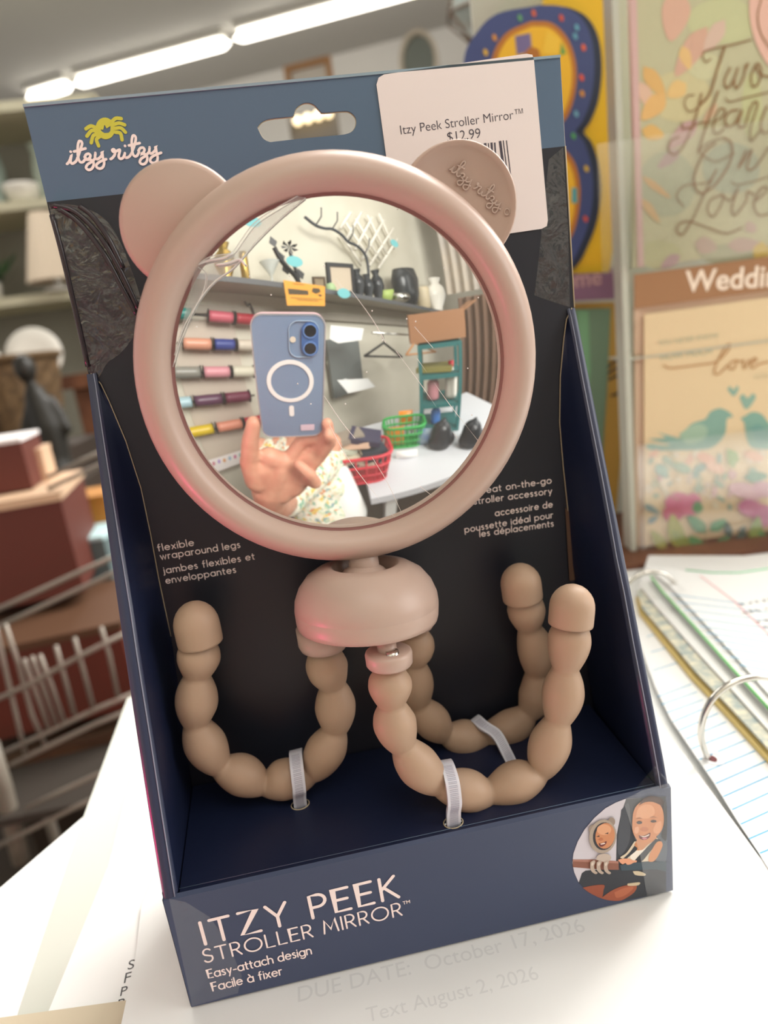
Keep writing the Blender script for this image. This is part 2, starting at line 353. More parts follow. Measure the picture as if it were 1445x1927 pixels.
M_ink = mat('grey_ink', '#4a4a4c', .7); M_faint = mat('show_through_ink', '#d9d9d8', .8)
for t_, a in (('S', (-0.09887,0.02057)), ('F', (-0.09899,0.01597)), ('P', (-0.09915,0.01174))):
    typed('lettering', t_, PT, a, .0019, M_ink, TZ+.00135, p1, ang=.05)
typed('lettering', 'P', PT, (-0.09913,0.00764), .0019, M_ink, TZ+.00135, p1, ang=.05)
typed('lettering', 'DUE DATE:  October 17, 2026', PT, (-0.04448,-0.00583), .088, M_faint, TZ+.00322, p2, ang=0.0)
typed('lettering', 'Text August 2, 2026', PT, (-0.02555,-0.01663), .05, M_faint, TZ+.00322, p2, ang=0.0)
# binder pages --------------------------------------------------------------
M_rule = mat('ruled_page', '#e8e9e8', .7); M_blue = mat('blue_rule', '#5aa6cc', .7)
rp_ = sheet('ruled_page', [(0.1559,0.18081), (0.14645,0.14857), (0.13249,0.1099), (0.12462,0.08308), (0.11947,0.05579), (0.11688,0.04125), (0.11219,0.02018), (0.10971,0.00681), (0.1013,-0.02996), (.26, .0), (.34, .20), (.22, .27)], TZ+.0034, 'blue-ruled notebook page lying flat right of the box below the rings', 'page', M_rule)
LN = [(0.12852,0.10024), (0.13364,0.12028), (0.13091,0.11051)]
RU = [[(0.15477,0.15664,0.17064,0.16004),(0.14769,0.14019,0.16452,0.14248),(0.13891,0.12296,0.15894,0.12648),(0.12868,0.10088,0.14857,0.10518),(0.1269,0.09452,0.14712,0.0983),(0.12578,0.08785,0.14574,0.09171),(0.12425,0.08069,0.14485,0.08605),(0.12301,0.07423,0.14548,0.08005),(0.12219,0.06791,0.1445,0.07329),(0.12068,0.06142,0.14385,0.066),(0.11959,0.05444,0.14364,0.0596),(0.11821,0.0473,0.14265,0.05242),(0.11691,0.03994,0.14356,0.04585),(0.11524,0.0329,0.14107,0.03841),(0.1139,0.02604,0.13971,0.03162),(0.11223,0.019,0.13765,0.02424),(0.11065,0.01234,0.13525,0.01673),(0.10973,0.00589,0.13268,0.00929)]][0]
for i_, q in enumerate(RU):
    ribbons('rule_line', PT, [[(q[0], q[1]), (q[2], q[3])]], .0006, M_blue, TZ+.00386, rp_, False)
def edge_page(name, px, z, label, m, th=.0006, cat='page'):
    return sheet(name, px, z, label, cat, m, th)
far = [(.34, .10), (.34, .19)] + [(0.25927,0.18584),(0.22958,0.18868),(0.20916,0.20048),(0.19474,0.21225)]
pgA = edge_page('yellow_pad', [(0.1735,0.20301),(0.16477,0.18267),(0.15848,0.15048),(0.15063,0.10867),(0.14636,0.0746),(0.14114,0.03879)] + far, 0, 'pad of pages with a yellow edge right of the box between the rings', mat('yellow_edge', '#dcc37c', .7), .0022, 'pad')
pgB = edge_page('patterned_page', [(0.17516,0.20468),(0.16595,0.1817),(0.1599,0.14862),(0.15207,0.10745),(0.14755,0.07346),(0.14236,0.03868)] + far, .0042, 'page with a grey speckled edge on top of the yellow pad', mat('speckled_edge', '#9aa6a4', .7, noise='#d8d2ba', scale=180), .0012)
pgC = edge_page('white_page', [(0.18029,0.21132),(0.17247,0.17719),(0.16324,0.12843),(0.15533,0.08376),(0.14785,0.04314)] + far, .0056, 'plain white page above the speckled edge beside the box', M_paper, .0012)
pgD = edge_page('green_edged_page', [(0.18804,0.21014),(0.18192,0.18744),(0.17293,0.1436),(0.16347,0.09913),(0.15343,0.05029)] + far, .009, 'white page with a bright green edge under the handwritten page', M_paper, .0015)
tube('green_page_edge', [(0.18828,0.21057,0.0103),(0.18216,0.18785,0.0103),(0.17316,0.14395,0.0103),(0.16368,0.09943,0.0103),(0.15363,0.05054,0.0103)], .0007, mat('green_edge', '#7cc47c', .6), pgD, 6)
pgE = edge_page('handwritten_page', [(0.19212,0.22437),(0.18735,0.18672),(0.17917,0.14848),(0.16948,0.1038),(0.15799,0.0561)] + [(.34, .12), (.34, .20)] + [(0.26154,0.18872),(0.23163,0.19158),(0.2111,0.20353),(0.20035,0.21558)], .0115, 'top ruled page with handwriting and a pink margin line', M_rule, .001)
RU2 = [(0.18112,0.17703,0.20843,0.14877),(0.17861,0.16602,0.21165,0.13488),(0.17624,0.1556,0.20828,0.12485),(0.1736,0.14512,0.20266,0.11765),(0.17208,0.13503,0.19728,0.11076),(0.17108,0.12694,0.19275,0.10497),(0.17012,0.11922,0.1884,0.09939),(0.16863,0.11098,0.18419,0.09401),(0.16632,0.10188,0.17957,0.08809),(0.16552,0.09385,0.17513,0.0824),(0.16341,0.08437,0.17033,0.07627)]
for q in RU2: ribbons('rule_line', PT, [[(q[0], q[1]), (q[2], q[3])]], .0008, M_blue, .0126, pgE, False)
q = [(0.2109,0.19375),(0.20557,0.15447),(0.19591,0.11479),(0.19175,0.10111)]
ribbons('margin_line', PT, [q], .0008, mat('pink_rule', '#e7a9ad', .7), .0127, pgE, False)
gedge = [(0.20876,0.20552,0.0126),(0.21959,0.19467,0.0126),(0.2325,0.18784,0.0126),(0.24884,0.18611,0.0126),(0.25911,0.18564,0.0126)]
tube('green_page_rim', gedge, .0006, mat('green_rim', '#5fc48a', .6), pgE, 6)
wr = [(0.20511,0.14894),(0.19931,0.13932),(0.19871,0.12797),(0.1982,0.12084)]
random.seed(3); S_ = []
for k_, w_ in enumerate(wr):
    x, y = w_
    for j in range(9):
        S_.append(catmull([(x+j*.004+random.uniform(0, .003), y+j*-.0002+random.uniform(-.0014, .0014), 0) for _ in range(4)], 3))
ribbons('handwriting', PT, S_, .0007, mat('pencil', '#55585c', .7), .0128, pgE, False)
def binder_ring(label, path, r):
    return tag(tube('binder_ring', catmull(path, 6), r, M_chrome, None, 12), label, 'ring')
binder_ring('nearer chrome binder ring arching up from the punched page', [(0.12362,0.054,-0.00149),(0.12179,0.054,0.0039),(0.12023,0.054,0.01089),(0.12119,0.054,0.01912),(0.12507,0.054,0.02635),(0.13183,0.054,0.031),(0.13975,0.054,0.03234),(0.15006,0.054,0.03036),(0.1666,0.054,0.02107),(0.17697,0.054,0.00156)], .0013)
binder_ring('farther chrome binder ring against the far top page', [(0.16146,0.19,0.01823),(0.16838,0.19,0.02207),(0.17688,0.19,0.02253),(0.18536,0.19,0.01992),(0.1921,0.19,0.0128),(0.19615,0.19,0.00646),(0.20064,0.19,0.0035)], .0013)
hz = (0.12342,0.05335)
frombm('punched_hole', (lambda b: (bmesh.ops.create_circle(b, cap_ends=True, radius=.0026, segments=20), b)[1])(bmesh.new()), mat('dark_red_cover', '#5a1a20', .6), rp_, loc=(hz[0]+.0003, hz[1], TZ+.0039))
mesh('reinforcement', [((.0045 if k % 2 else .0028)*math.cos(2*PI*(k//2)/24)+hz[0]+.002, (.0045 if k % 2 else .0028)*math.sin(2*PI*(k//2)/24)+hz[1], TZ+.0040) for k in range(48)], [(2*i, 2*i+1, (2*i+3) % 48, (2*i+2) % 48) for i in range(24)], mat('clear_vinyl', '#e6e6e8', .1), rp_)
# ================================================================= the display box
def cat2(st, k=5): return [(q[0], q[1]) for q in catmull([(a, b, 0) for a, b in st], k)]
BW = .075; BD = .0498; BH = .2515; HF = .0386
bx = thing('display_box', 'open-front navy display box with tall header card holding the bear mirror', 'box')
PB = Pl((0, BD, 0), (1, 0, 0), (0, 0, 1)); PF = Pl((0, 0, 0), (1, 0, 0), (0, 0, 1))
hole = [(-0.01485,0.2408),(-0.0134,0.24203),(-0.01082,0.24266),(-0.00559,0.24271),(-0.00436,0.24294),(-0.00337,0.24456),(-0.00154,0.24559),(0.00025,0.24574),(0.00196,0.24504),(0.00337,0.24334),(0.00426,0.24287),(0.00981,0.24278),(0.0117,0.2424),(0.01306,0.24098),(0.0131,0.23924),(0.01198,0.2376),(0.01016,0.23689),(0.00696,0.23675),(-0.00176,0.23685),(-0.01042,0.23678),(-0.01208,0.23684),(-0.01378,0.23799)]
hole = [(q[0], q[1]) for q in catmull([(a, b, 0) for a, b in hole+[hole[0]]], 4)][:-1]
HB = [(-BW, 0), (BW, 0), (BW, BH), (-BW, BH)]
panel('back_panel', [HB, hole], M_back, PB, -.0010, .0010, bx)
tube('hang_hole_rim', [PB.at(a, b, -.0008) for a, b in hole], .00022, M_pale, bx, 5, closed=True)
# folded top edge and white cut line
box('top_fold', (0, BD+.0016, BH-.0002), (2*BW, .004, .0007), mat('slate_fold', '#8fa3b0', .5), bx)
tube('header_edge', [(BW+.0001, BD, .2276), (BW+.0002, BD, .181)], .00025, M_pale, bx, 5)
mesh('side_fold', [(BW, BD, BH), (BW+.0012, BD+.006, BH-.001), (BW+.003, BD+.006, .181), (BW, BD, .181)], [(0, 1, 2, 3)], mat('taped_edge', '#8d8781', .3), bx)
# front lip
mesh('front_panel', [(-BW-.0005, 0, 0), (BW+.0003, 0, 0), (BW+.0003, 0, HF-.0002), (-BW-.0005, 0, HF-.0002), (-BW-.0005, .0008, 0), (BW+.0003, .0008, 0), (BW+.0003, .0012, HF+.0004), (-BW-.0005, .0012, HF+.0004)],
     [(0, 1, 2, 3), (3, 2, 6, 7), (4, 7, 6, 5), (0, 3, 7, 4), (1, 5, 6, 2)], M_front, bx)
# platform with three tie holes
PP = Pl((0, 0, HF), (1, 0, 0), (0, 1, 0))
HOLES = [(0.00884,0.0051), (-0.03646,0.02772), (0.03435,0.02411)]
PLT = [(-.0712, .0014), (.0715, .0014), (.0722, .049), (-.0735, .049)]
panel('platform', [PLT] + [ell(hx, hy, .0028, .0024, 0, 20) for hx, hy in HOLES], M_box, PP, -.0006, .0006, bx)
for hx, hy in HOLES: tube('punched_rim', [PP.at(a, b, .0001) for a, b in ell(hx, hy, .0029, .0025)], .00018, M_pale, bx, 5, closed=True)
tube('platform_crease', [(-.0715, .0030, HF+.0001), (.0715, .0026, HF+.0001)], .00012, mat('crease', '#5a6a80', .4), bx, 4)
box('base_panel', (0, .025, -.0003), (.149, .049, .0005), M_inner, bx)
# side walls: a folded double wall each
def side(sgn, name):
    zs = [0, .02, HF, .045, .06, .08, .095, .105, .115, .1305, .145, .16, .172, .1775, .1808]
    xr = {0: .0745, .02: .0745, HF: .0738, .045: .0733, .06: .0722, .08: .0703, .095: .0692, .105: .069, .115: .0688, .1305: .0681, .145: .0678, .16: .0690, .172: .0710, .1775: .0722, .1808: .0742}
    V = []; F = []; n = 8
    for i, z in enumerate(zs):
        t = min(max((z-HF)/(.181-HF), 0), 1); yf = 0 if z <= HF else t*(.0487 if sgn < 0 else .0492); w = .00022*math.sin(z*900+sgn)+.00012*math.sin(z*2300)
        if z <= HF: w = 0; yf = .0003
        out = .0752 + (.0010 if sgn < 0 else .0002)*math.sin(PI*min(1, z/.19)); b = .0012*(1-t)+.0004
        xi = .0717 + .0010*t; rear = min(.0492, .0492); prof = [(out, .0497), (out, yf+b), (out-.0007, yf+.0002+w), (out-.0018, yf+w), (xi+.0006, yf+.0003+w), (xi, yf+b*1.3), ((xi*.5+xr[z]*.5), (yf+rear)*.5+.001), (xr[z], rear if yf < rear-.002 else yf+.001)]
        for x, y in prof: V.append((sgn*x, y, z))
    for i in range(len(zs)-1):
        for k in range(n-1):
            a, b_, c, d = i*n+k, i*n+k+1, (i+1)*n+k+1, (i+1)*n+k; F.append((a, b_, c, d) if sgn > 0 else (d, c, b_, a))
    k0 = (len(zs)-1)*n; F.append(tuple(k0+k for k in range(n)) if sgn > 0 else tuple(k0+k for k in range(n-1, -1, -1)))
    o = mesh(name, V, F, M_box, bx, True); o.data.polygons[-1].use_smooth = False
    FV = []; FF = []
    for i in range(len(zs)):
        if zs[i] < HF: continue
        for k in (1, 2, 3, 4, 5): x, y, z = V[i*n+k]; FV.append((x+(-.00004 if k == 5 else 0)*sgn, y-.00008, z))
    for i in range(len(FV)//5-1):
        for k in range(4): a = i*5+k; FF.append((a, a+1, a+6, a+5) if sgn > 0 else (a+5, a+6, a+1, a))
    mesh('fold_face', FV, FF, mat('lit_fold_navy', '#343a52', .32), bx, True)  # lighter navy paints the lit look of the folded front edge
    tube('worn_fold_glint', [(FV[i*5+3][0], FV[i*5+3][1]-.00004, FV[i*5+3][2]) for i in range(len(FV)//5)], .00020, mat('worn_fold_glint', '#8d92a6', .35), bx, 5)  # pale line paints the fold's glint along with its white scuffing
    edge = [(sgn*(xr[z]-.00005), .0493, z+.0001) for z in zs if z > .09]
    tube('cut_edge', edge, .00016, M_pale, bx, 5); return o
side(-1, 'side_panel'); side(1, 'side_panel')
mesh('rear_flap', [(.0676, .0489, .089), (.0716, .0489, .089), (.0715, .0489, .110), (.0677, .0489, .116)], [(0, 1, 2, 3)], mat('kraft_inside', '#5a4234', .7), bx)
# tape corners
panel('tape', [[(-0.07455,0.22706),(-0.06665,0.22569),(-0.05995,0.22056),(-0.05674,0.20887),(-0.05624,0.19562),(-0.06233,0.18736),(-0.06851,0.18361),(-0.07483,0.18186)]], M_tape, PB, .0002, .0001, bx, True)
def tape_fold(pts, w, m): ribbons('tape_fold', PB, [pts], w, m, .0005, bx)
M_tg = mat('tape_ridge', '#3a3438', .12)
for pts in ([(-0.07407,0.22674),(-0.06837,0.2245),(-0.06341,0.21815),(-0.06006,0.20926),(-0.05697,0.19646)], [(-0.07233,0.22574),(-0.06769,0.22139),(-0.06307,0.21275),(-0.06006,0.20274),(-0.05778,0.19551)], [(-0.07442,0.22418),(-0.07417,0.21373),(-0.07431,0.2001),(-0.07458,0.1829)], [(-0.06665,0.22569),(-0.0638,0.22264),(-0.06089,0.21646),(-0.05878,0.20839)]):
    v_, f_ = tube_data([PB.at(a, b, .0004) for a, b in cat2(pts)], .0007, 8); mesh('tape_crease', v_, f_, M_tg, bx, True)
panel('tape', [[(0.06956,0.22448),(0.07427,0.22724),(0.07448,0.20606),(0.07366,0.1812),(0.06899,0.18308),(0.06218,0.18617),(0.0649,0.19941)]], M_tape, PB, .0002, .0001, bx)
panel('tape', [[(-0.07372,0.03904),(-0.06957,0.03658),(-0.06429,0.02986),(-0.06106,0.01939),(-0.05954,0.00713),(-0.06173,0.00117),(-0.07516,0.00037)]], M_tape, PF, .0001, .0001, bx, False)
panel('tape', [[(0.05926,0.03895),(0.06559,0.04076),(0.07464,0.04117),(0.07453,0.0005),(0.06606,-0.00045),(0.064,0.01841)]], M_tape, PF, .0012, .0001, bx, False)
mesh('tape_wrap', [(BW+.0004, -.0002, 0), (BW+.0014, .004, .001), (BW+.0012, .006, HF+.006), (BW-.004, .0016, HF+.007), (BW-.012, -.0001, HF+.0012), (BW+.0004, -.0002, HF)], [(0, 1, 2, 5), (5, 2, 3), (5, 3, 4)], M_tape, bx)
mesh('magenta_tab', [(-BW-.0010, .0035, HF+.001), (-BW-.0006, .0012, HF+.0015), (-BW-.0006, .0004, HF-.004), (-BW-.0009, .003, HF-.004)], [(0, 1, 2, 3)], mat('magenta_card', '#a13a63', .3), bx)
mesh('outer_side_edge', [(-BW-.0007, .0002, 0), (-BW-.0007, .0002, HF), (-BW-.0012, .05, HF), (-BW-.0012, .05, 0)], [(0, 1, 2, 3)], mat('outer_side_print', '#6d655f', .35), bx)
# printing on the front lip
letters('lettering', 'ITZY PEEK', PF, *[(-0.06723,0.02103),(-0.01087,0.02187)], .0077, .00098, M_print, parent=bx, gap=.30)
letters('lettering', 'STROLLER MIRROR', PF, *[(-0.06864,0.01467),(-0.01076,0.01518)], .0046, .00052, M_print, parent=bx, gap=.26)
typed('lettering', 'TM', PF, (-0.00999,0.0187), .0022, M_print, .0001, bx, off=.01, ang=.0)
letters('lettering', 'Easy-attach design', PF, *[(-0.0687,0.00898),(-0.03877,0.00896)], .0030, .00042, M_print, parent=bx, gap=.22)
letters('lettering', 'Facile à fixer', PF, *[(-0.06843,0.00409),(-0.04825,0.00403)], .0030, .00042, M_print, parent=bx, gap=.22)
# printing on the back panel
for t_, a, b in (('flexible', *[(-0.06701,0.12425),(-0.05588,0.12422)]), ('wraparound legs', *[(-0.06681,0.12134),(-0.04181,0.12097)]), ('jambes flexibles et', *[(-0.06665,0.1166),(-0.03805,0.11627)]), ('enveloppantes', *[(-0.06688,0.11317),(-0.04469,0.11289)]),
                 ('great on-the-go', *[(0.03759,0.12552),(0.06362,0.1251)]), ('stroller accessory', *[(0.03635,0.12222),(0.06356,0.12138)]), ('accessoire de', *[(0.04327,0.11693),(0.06343,0.1167)]), ('poussette idéal pour', *[(0.03228,0.113),(0.06336,0.11291)]), ('les déplacements', *[(0.03726,0.1106),(0.06335,0.10985)])):
    letters('lettering', t_, PB, a, b, .0022, .00030, M_print, parent=bx, h=.0001, gap=.27)
# brand script and spider mark
SCR = [[(170,775),(195,745),(216,690),(222,672),(212,735),(225,768),(250,765),(280,740),(300,695)], [(300,700),(330,600),(352,530),(345,497),(318,493),(303,540),(300,620),(305,690),(325,745),(355,755),(380,735),(398,700)], [(255,620),(320,603),(395,582)],
 [(385,690),(400,660),(432,648),(455,668),(445,702),(415,722),(455,722),(488,745),(495,790),(470,838),(430,850),(403,822),(425,780),(480,745),(515,705)], [(517,640),(512,690),(530,715),(560,705),(592,670),(600,625),(608,690),(625,760),(610,815),(570,835),(532,815),(535,780),(580,745),(650,717)], [(213,622),(216,623)],
 [(705,715),(735,690),(758,650),(758,610),(740,593),(724,605),(738,625),(768,620),(812,600),(820,612),(808,660),(806,690),(825,712),(858,700),(880,655)], [(880,640),(876,675),(898,697),(935,682),(962,645)], [(962,645),(1000,540),(1016,460),(1002,425),(977,430),(965,500),(970,580),(980,650),(1005,680),(1035,670),(1058,625)], [(930,545),(1000,530),(1065,515)],
 [(1050,610),(1072,578),(1108,573),(1125,600),(1108,638),(1082,650),(1125,650),(1155,675),(1160,720),(1140,765),(1100,780),(1068,755),(1085,712),(1140,675),(1185,625)], [(1190,570),(1185,620),(1200,645),(1230,635),(1260,600),(1266,558),(1275,620),(1290,690),(1280,745),(1240,765),(1200,745),(1205,705),(1250,670),(1335,637)], [(881,550),(884,551)]]
c00, c10, c01 = [(-0.06721,0.25183),(-0.038,0.24934),(-0.07207,0.23243)]
c11 = (-0.04222,0.22945)
def bil(a, b, q=(c00, c10, c01, c11), sx=1400., sy=1000.):
    u, v = a/sx, b/sy
    return tuple(q[0][i]*(1-u)*(1-v)+q[1][i]*u*(1-v)+q[2][i]*(1-u)*v+q[3][i]*u*v for i in (0, 1))
ribbons('brand_script', PB, [[bil(*a) for a in cat2(st)] for st in SCR], .00068, M_print, .0001, bx)
M_lime = mat('lime_print', '#ccc948', .55)
panel('spider_mark', [[bil(*a) for a in ell(638, 335, 118, 134, -12)], [bil(*a) for a in ((578,348),(612,352),(628,290),(655,335),(703,305),(700,365),(680,388),(630,392),(598,375))]], M_lime, PB, .0001, .00003, bx)
ribbons('spider_legs', PB, [[bil(*a) for a in cat2(st)] for st in ([(520,325),(460,305),(400,340)], [(530,370),(470,362),(412,430)], [(545,405),(490,425),(465,512)], [(575,430),(530,470),(555,550)], [(720,250),(770,212),(835,215)], [(745,285),(810,270),(878,292)], [(755,335),(830,330),(888,382)], [(760,380),(825,395),(845,475)])], .0009, M_lime, .0001, bx)
# price label
st = [(0.02015,0.24843),(0.02099,0.25009),(0.02261,0.25076),(0.06476,0.25267),(0.0665,0.25226),(0.06686,0.25074),(0.06805,0.20751),(0.06759,0.20588),(0.06584,0.20531),(0.03417,0.2047),(0.02131,0.20434),(0.02095,0.20663)]
panel('price_label', [st], mat('label_paper', '#ece0de', .5), PB, .0003, .0001, bx)
M_lk = mat('label_ink', '#4b4550', .7)
def txt_on(text, pl, q, m, h, parent, off=0, name='lettering'):
    a, b = q; return typed(name, text, pl, a, math.dist(a, b), m, h, parent, ang=math.atan2(b[1]-a[1], b[0]-a[0]), off=off)
txt_on('Itzy Peek Stroller Mirror\u2122', PB, [(0.02554,0.23515),(0.0625,0.23631)], M_lk, .00045, bx, -.008)
txt_on('$12.99', PB, [(0.03912,0.23194),(0.04912,0.23215)], M_lk, .00045, bx, -.008)
BC = [[(0.04913,0.23059),(0.04898,0.22212)],[(0.05027,0.23062),(0.05021,0.22127)],[(0.05124,0.23053),(0.05113,0.22045)],[(0.05222,0.23058),(0.05204,0.21962)],[(0.05319,0.23049),(0.05312,0.21878)],[(0.04572,0.23048),(0.04555,0.2239)],[(0.0467,0.23053),(0.04661,0.22308)],[(0.04783,0.23056),(0.04768,0.22225)],[(0.05485,0.23077),(0.05557,0.21824)],[(0.05583,0.23082),(0.05653,0.21785)],[(0.05681,0.23073),(0.0575,0.21746)],[(0.04345,0.2304),(0.04329,0.22413)],[(0.04184,0.23041),(0.04168,0.22428)]]
for q, w_ in zip(BC, (3, 5, 2, 4, 3, 2, 5, 2, 5, 2, 2, 4, 2)): ribbons('barcode_bar', PB, [q], w_*.00016, M_lk, .00045, bx, False)
# printed photo of a baby in a stroller seat (flat printing on the lip)
def B6(pts): return pts
q6 = [(0.04056,0.05455),(0.07892,0.04536),(0.03728,0.00447),(0.07813,-0.00718)]
def b6(a, b): return bil(a, b, q6, 1400., 1600.)
PH = bpy.data.objects.new('printed_photo', None); COL.objects.link(PH); PH.parent = bx
LV = [0]
def ph(pts, col, sm=True, name='photo_print'):
    LV[0] += 1; lp = cat2(list(pts)+[pts[0]])[:-1] if sm else pts
    panel(name, [[b6(*a) for a in lp]], flat(col), PF, .00010+LV[0]*.000012, .00001, PH)
ph([(1215,1420),(1215,330),(1000,345),(755,358),(640,400),(520,465),(400,570),(290,700),(215,835),(168,970),(155,1080),(175,1190),(225,1310),(320,1410),(450,1490),(600,1525),(760,1520),(900,1490),(1060,1465)], '#cdc9d2', False)
ph([(755,360),(1000,345),(1215,330),(1215,1420),(1060,1465),(900,1490),(760,1520),(600,1525),(450,1490),(320,1410),(225,1310),(260,1200),(300,1170),(640,1150),(650,760),(690,560)], '#343840', False)
ph([(700,480),(790,420),(800,800),(700,990),(660,900)], '#4a4e57'); ph([(1120,700),(1215,690),(1215,1050),(1100,1060)], '#59636f')
ph([(158,1040),(400,1040),(670,1060),(672,1160),(500,1160),(160,1130)], '#8a5a4a', False); ph([(158,1040),(400,1040),(670,1060),(668,1085),(160,1062)], '#a9786a', False)
ph([(268,1370),(380,1345),(505,1338),(500,1400),(478,1490),(400,1462),(330,1420)], '#96503a'); ph([(470,1495),(600,1400),(740,1345),(870,1345),(850,1420),(760,1490),(680,1525),(560,1520)], '#9d563e'); ph([(620,1425),(740,1370),(840,1365),(760,1450),(650,1490)], '#b4694c')
ph([(830,1175),(900,1175),(975,1205),(960,1228),(860,1218)], '#cdbfa4'); ph([(770,1320),(905,1305),(890,1340),(780,1345)], '#c9b99c')
ph([(850,830),(760,960),(690,1010),(720,1030),(830,1060),(1000,1060),(1080,1040),(1120,860),(1100,790),(950,840)], '#d8cbb4')
ph([(845,870),(900,960),(1000,870),(1100,800),(1060,760),(900,800)], '#c98c62'); ph([(800,990),(850,940),(930,930),(1000,900),(870,1040),(810,1030)], '#efe8dc')
ph([(850,880),(880,920),(780,1010),(720,1060),(700,1050),(790,960)], '#2b3038'); ph([(1090,800),(1150,820),(1040,930),(930,1060),(850,1055),(960,930)], '#2b3038')
ph([(1160,830),(1170,880),(1110,1010),(1060,1060),(1010,1055),(1020,980),(1080,870),(1120,830)], '#d08e60')
ph([(870,1070),(1120,1060),(1215,1070),(1215,1180),(1100,1150),(700,1165),(680,1100)], '#3a4c58', False)
ph([(660,1040),(700,1028),(745,1025),(790,1028),(830,1045),(872,1048),(868,1068),(840,1072),(800,1092),(765,1095),(745,1078),(715,1090),(690,1075)], '#e0a07f')
ph([(905,395),(980,335),(1080,325),(1170,360),(1205,450),(1200,600),(1150,560),(1000,430)], '#3c2620')
ph([(822,620),(835,500),(880,420),(960,375),(1060,375),(1140,420),(1180,510),(1180,640),(1140,730),(1060,800),(980,840),(900,835),(850,770),(825,700)], '#cf8d62')
ph([(860,560),(890,460),(970,415),(1050,430),(1080,500),(1040,560),(940,570)], '#dda27a'); ph([(905,690),(940,665),(985,668),(1010,690),(985,712),(935,712)], '#c07a54')
ph([(895,425),(955,355),(1050,330),(1140,360),(1188,450),(1150,425),(1060,388),(970,390)], '#4a3026')
ph([(1170,420),(1215,400),(1215,800),(1160,760),(1190,640)], '#2b2c30')
ph([(1090,620),(1150,600),(1150,700),(1100,740),(1060,700)], '#dc9f78'); ph([(850,670),(890,660),(895,710),(870,740),(845,720)], '#e0a884')
ph([(865,612),(895,596),(930,604),(928,624),(890,632)], '#4b3a34'); ph([(1025,598),(1060,584),(1095,592),(1090,608),(1050,614)], '#4b3a34')
ph([(860,575),(900,558),(935,570),(900,570)], '#a46b48'); ph([(1015,560),(1060,545),(1105,560),(1060,556)], '#a46b48')
ph([(893,752),(925,765),(975,755),(1025,728),(1020,770),(985,800),(940,806),(905,790)], '#6d2f2c'); ph([(905,760),(960,764),(1015,742),(1000,762),(950,776)], '#efe4dc'); ph([(925,785),(965,780),(990,788),(955,803)], '#d4838a')
for c_ in ((378,690, 48, 55), (585, 602, 40, 48)): ph(ell(c_[0], c_[1], c_[2], c_[3]), '#948579', False)
ph(ell(487, 768, 152, 192, 8), '#a89a8c', False); ph(ell(498, 765, 122, 158, 8), '#2e2f36', False); ph(ell(512, 760, 108, 146, 8), '#c98860', False)
ph(ell(500, 690, 80, 60, 0), '#dba27c', False); ph([(412,768),(445,752),(450,772)], '#4a3630', False); ph([(505,735),(548,718),(546,738)], '#4a3630', False); ph([(430,800),(470,780),(490,800),(460,815)], '#b8714e')
ph([(440,845),(490,838),(525,818),(520,850),(480,880),(450,875)], '#6d3230'); ph([(455,848),(500,836),(510,846),(470,856)], '#ead9d0')
ph([(410,1030),(425,985),(480,960),(540,965),(578,1000),(560,1040),(500,1055)], '#bfb0a4')
for dx in (0, 70, 150): ph([(345+dx,1060),(385+dx,1035),(400+dx,1060),(385+dx,1100),(395+dx,1150),(425+dx,1180),(400+dx,1195),(350+dx,1150)], '#b7a799'); ph([(355+dx,1075),(378+dx,1055),(380+dx,1085),(362+dx,1100)], '#d3c6ba')
# ================================================================= bear mirror on bead legs
MC = Vector((-0.00299,0.02,0.17147))              # centre of the glass at its rim
MS = Vector((-0.00143,0.21779,0.18676)); MR = .2      # centre and radius of the convex glass
mn = (MC-MS).normalized()               # faces the camera side
mx_ = Vector((1, 0, 0)); mx_ = (mx_ - mn*mx_.dot(mn)).normalized(); mz_ = mx_.cross(mn)*1.0
if mz_.z < 0: mz_ = -mz_
rr = math.radians(1.5); mx2 = mx_*math.cos(rr)-mz_*math.sin(rr); mz2 = mz_*math.cos(rr)+mx_*math.sin(rr); mx_, mz_ = mx2, mz2
sm = thing('stroller_mirror', 'round rose-beige mirror with bear ears on three beaded bendy legs', 'mirror')
GR = .0447
def disc(r, a, h): return MS + mx_*(r*math.cos(a)) + mz_*(r*math.sin(a)) + mn*h
V = []; F = []; NR, NA = 40, 128
for i in range(NR+1):
    r = GR*i/NR
    for k in range(NA): V.append(disc(r, 2*PI*k/NA, math.sqrt(MR*MR-r*r)))
for i in range(NR):
    for k in range(NA): F.append((i*NA+k, (i+1)*NA+k, (i+1)*NA+(k+1) % NA, i*NA+(k+1) % NA))
gl = mesh('mirror_glass', V, F, M_mirror, sm, True)
me = gl.data
if me.polygons[NA*5].normal.dot(mn) < 0: me.flip_normals()
me.normals_split_custom_set_from_vertices([(v.co-MS).normalized() for v in me.vertices])
he = math.sqrt(MR*MR-GR*GR)   # height of the glass rim above MS
RC = disc(0, 0, he)
def ring_lathe(name, prof, m, parent, n=96):
    V = []; F = []
    for (r, h) in prof:
        for k in range(n): V.append(disc(r, 2*PI*k/n, he+h))
    L = len(prof)
    for i in range(L-1):
        for k in range(n): F.append((i*n+k, i*n+(k+1) % n, (i+1)*n+(k+1) % n, (i+1)*n+k))
    return mesh(name, V, F, m, parent, True)
RO = .0548
prof = [(.0450, -.010), (.0447, -.0005), (.0450, .0006), (.0456, .0026), (.0468, .0044), (.0486, .0052), (.0503, .0050), (.0519, .0040), (.0534, .0022), (.0544, -.0004), (RO, -.004), (.0543, -.009), (.0528, -.0125), (.0505, -.0138), (0.0001, -.0142)]
ring_lathe('frame', prof, M_plastic, sm)
ring_lathe('inner_lip', [(.0440, .0002), (.0451, .0003), (.0453, .0012)], M_groove, sm)
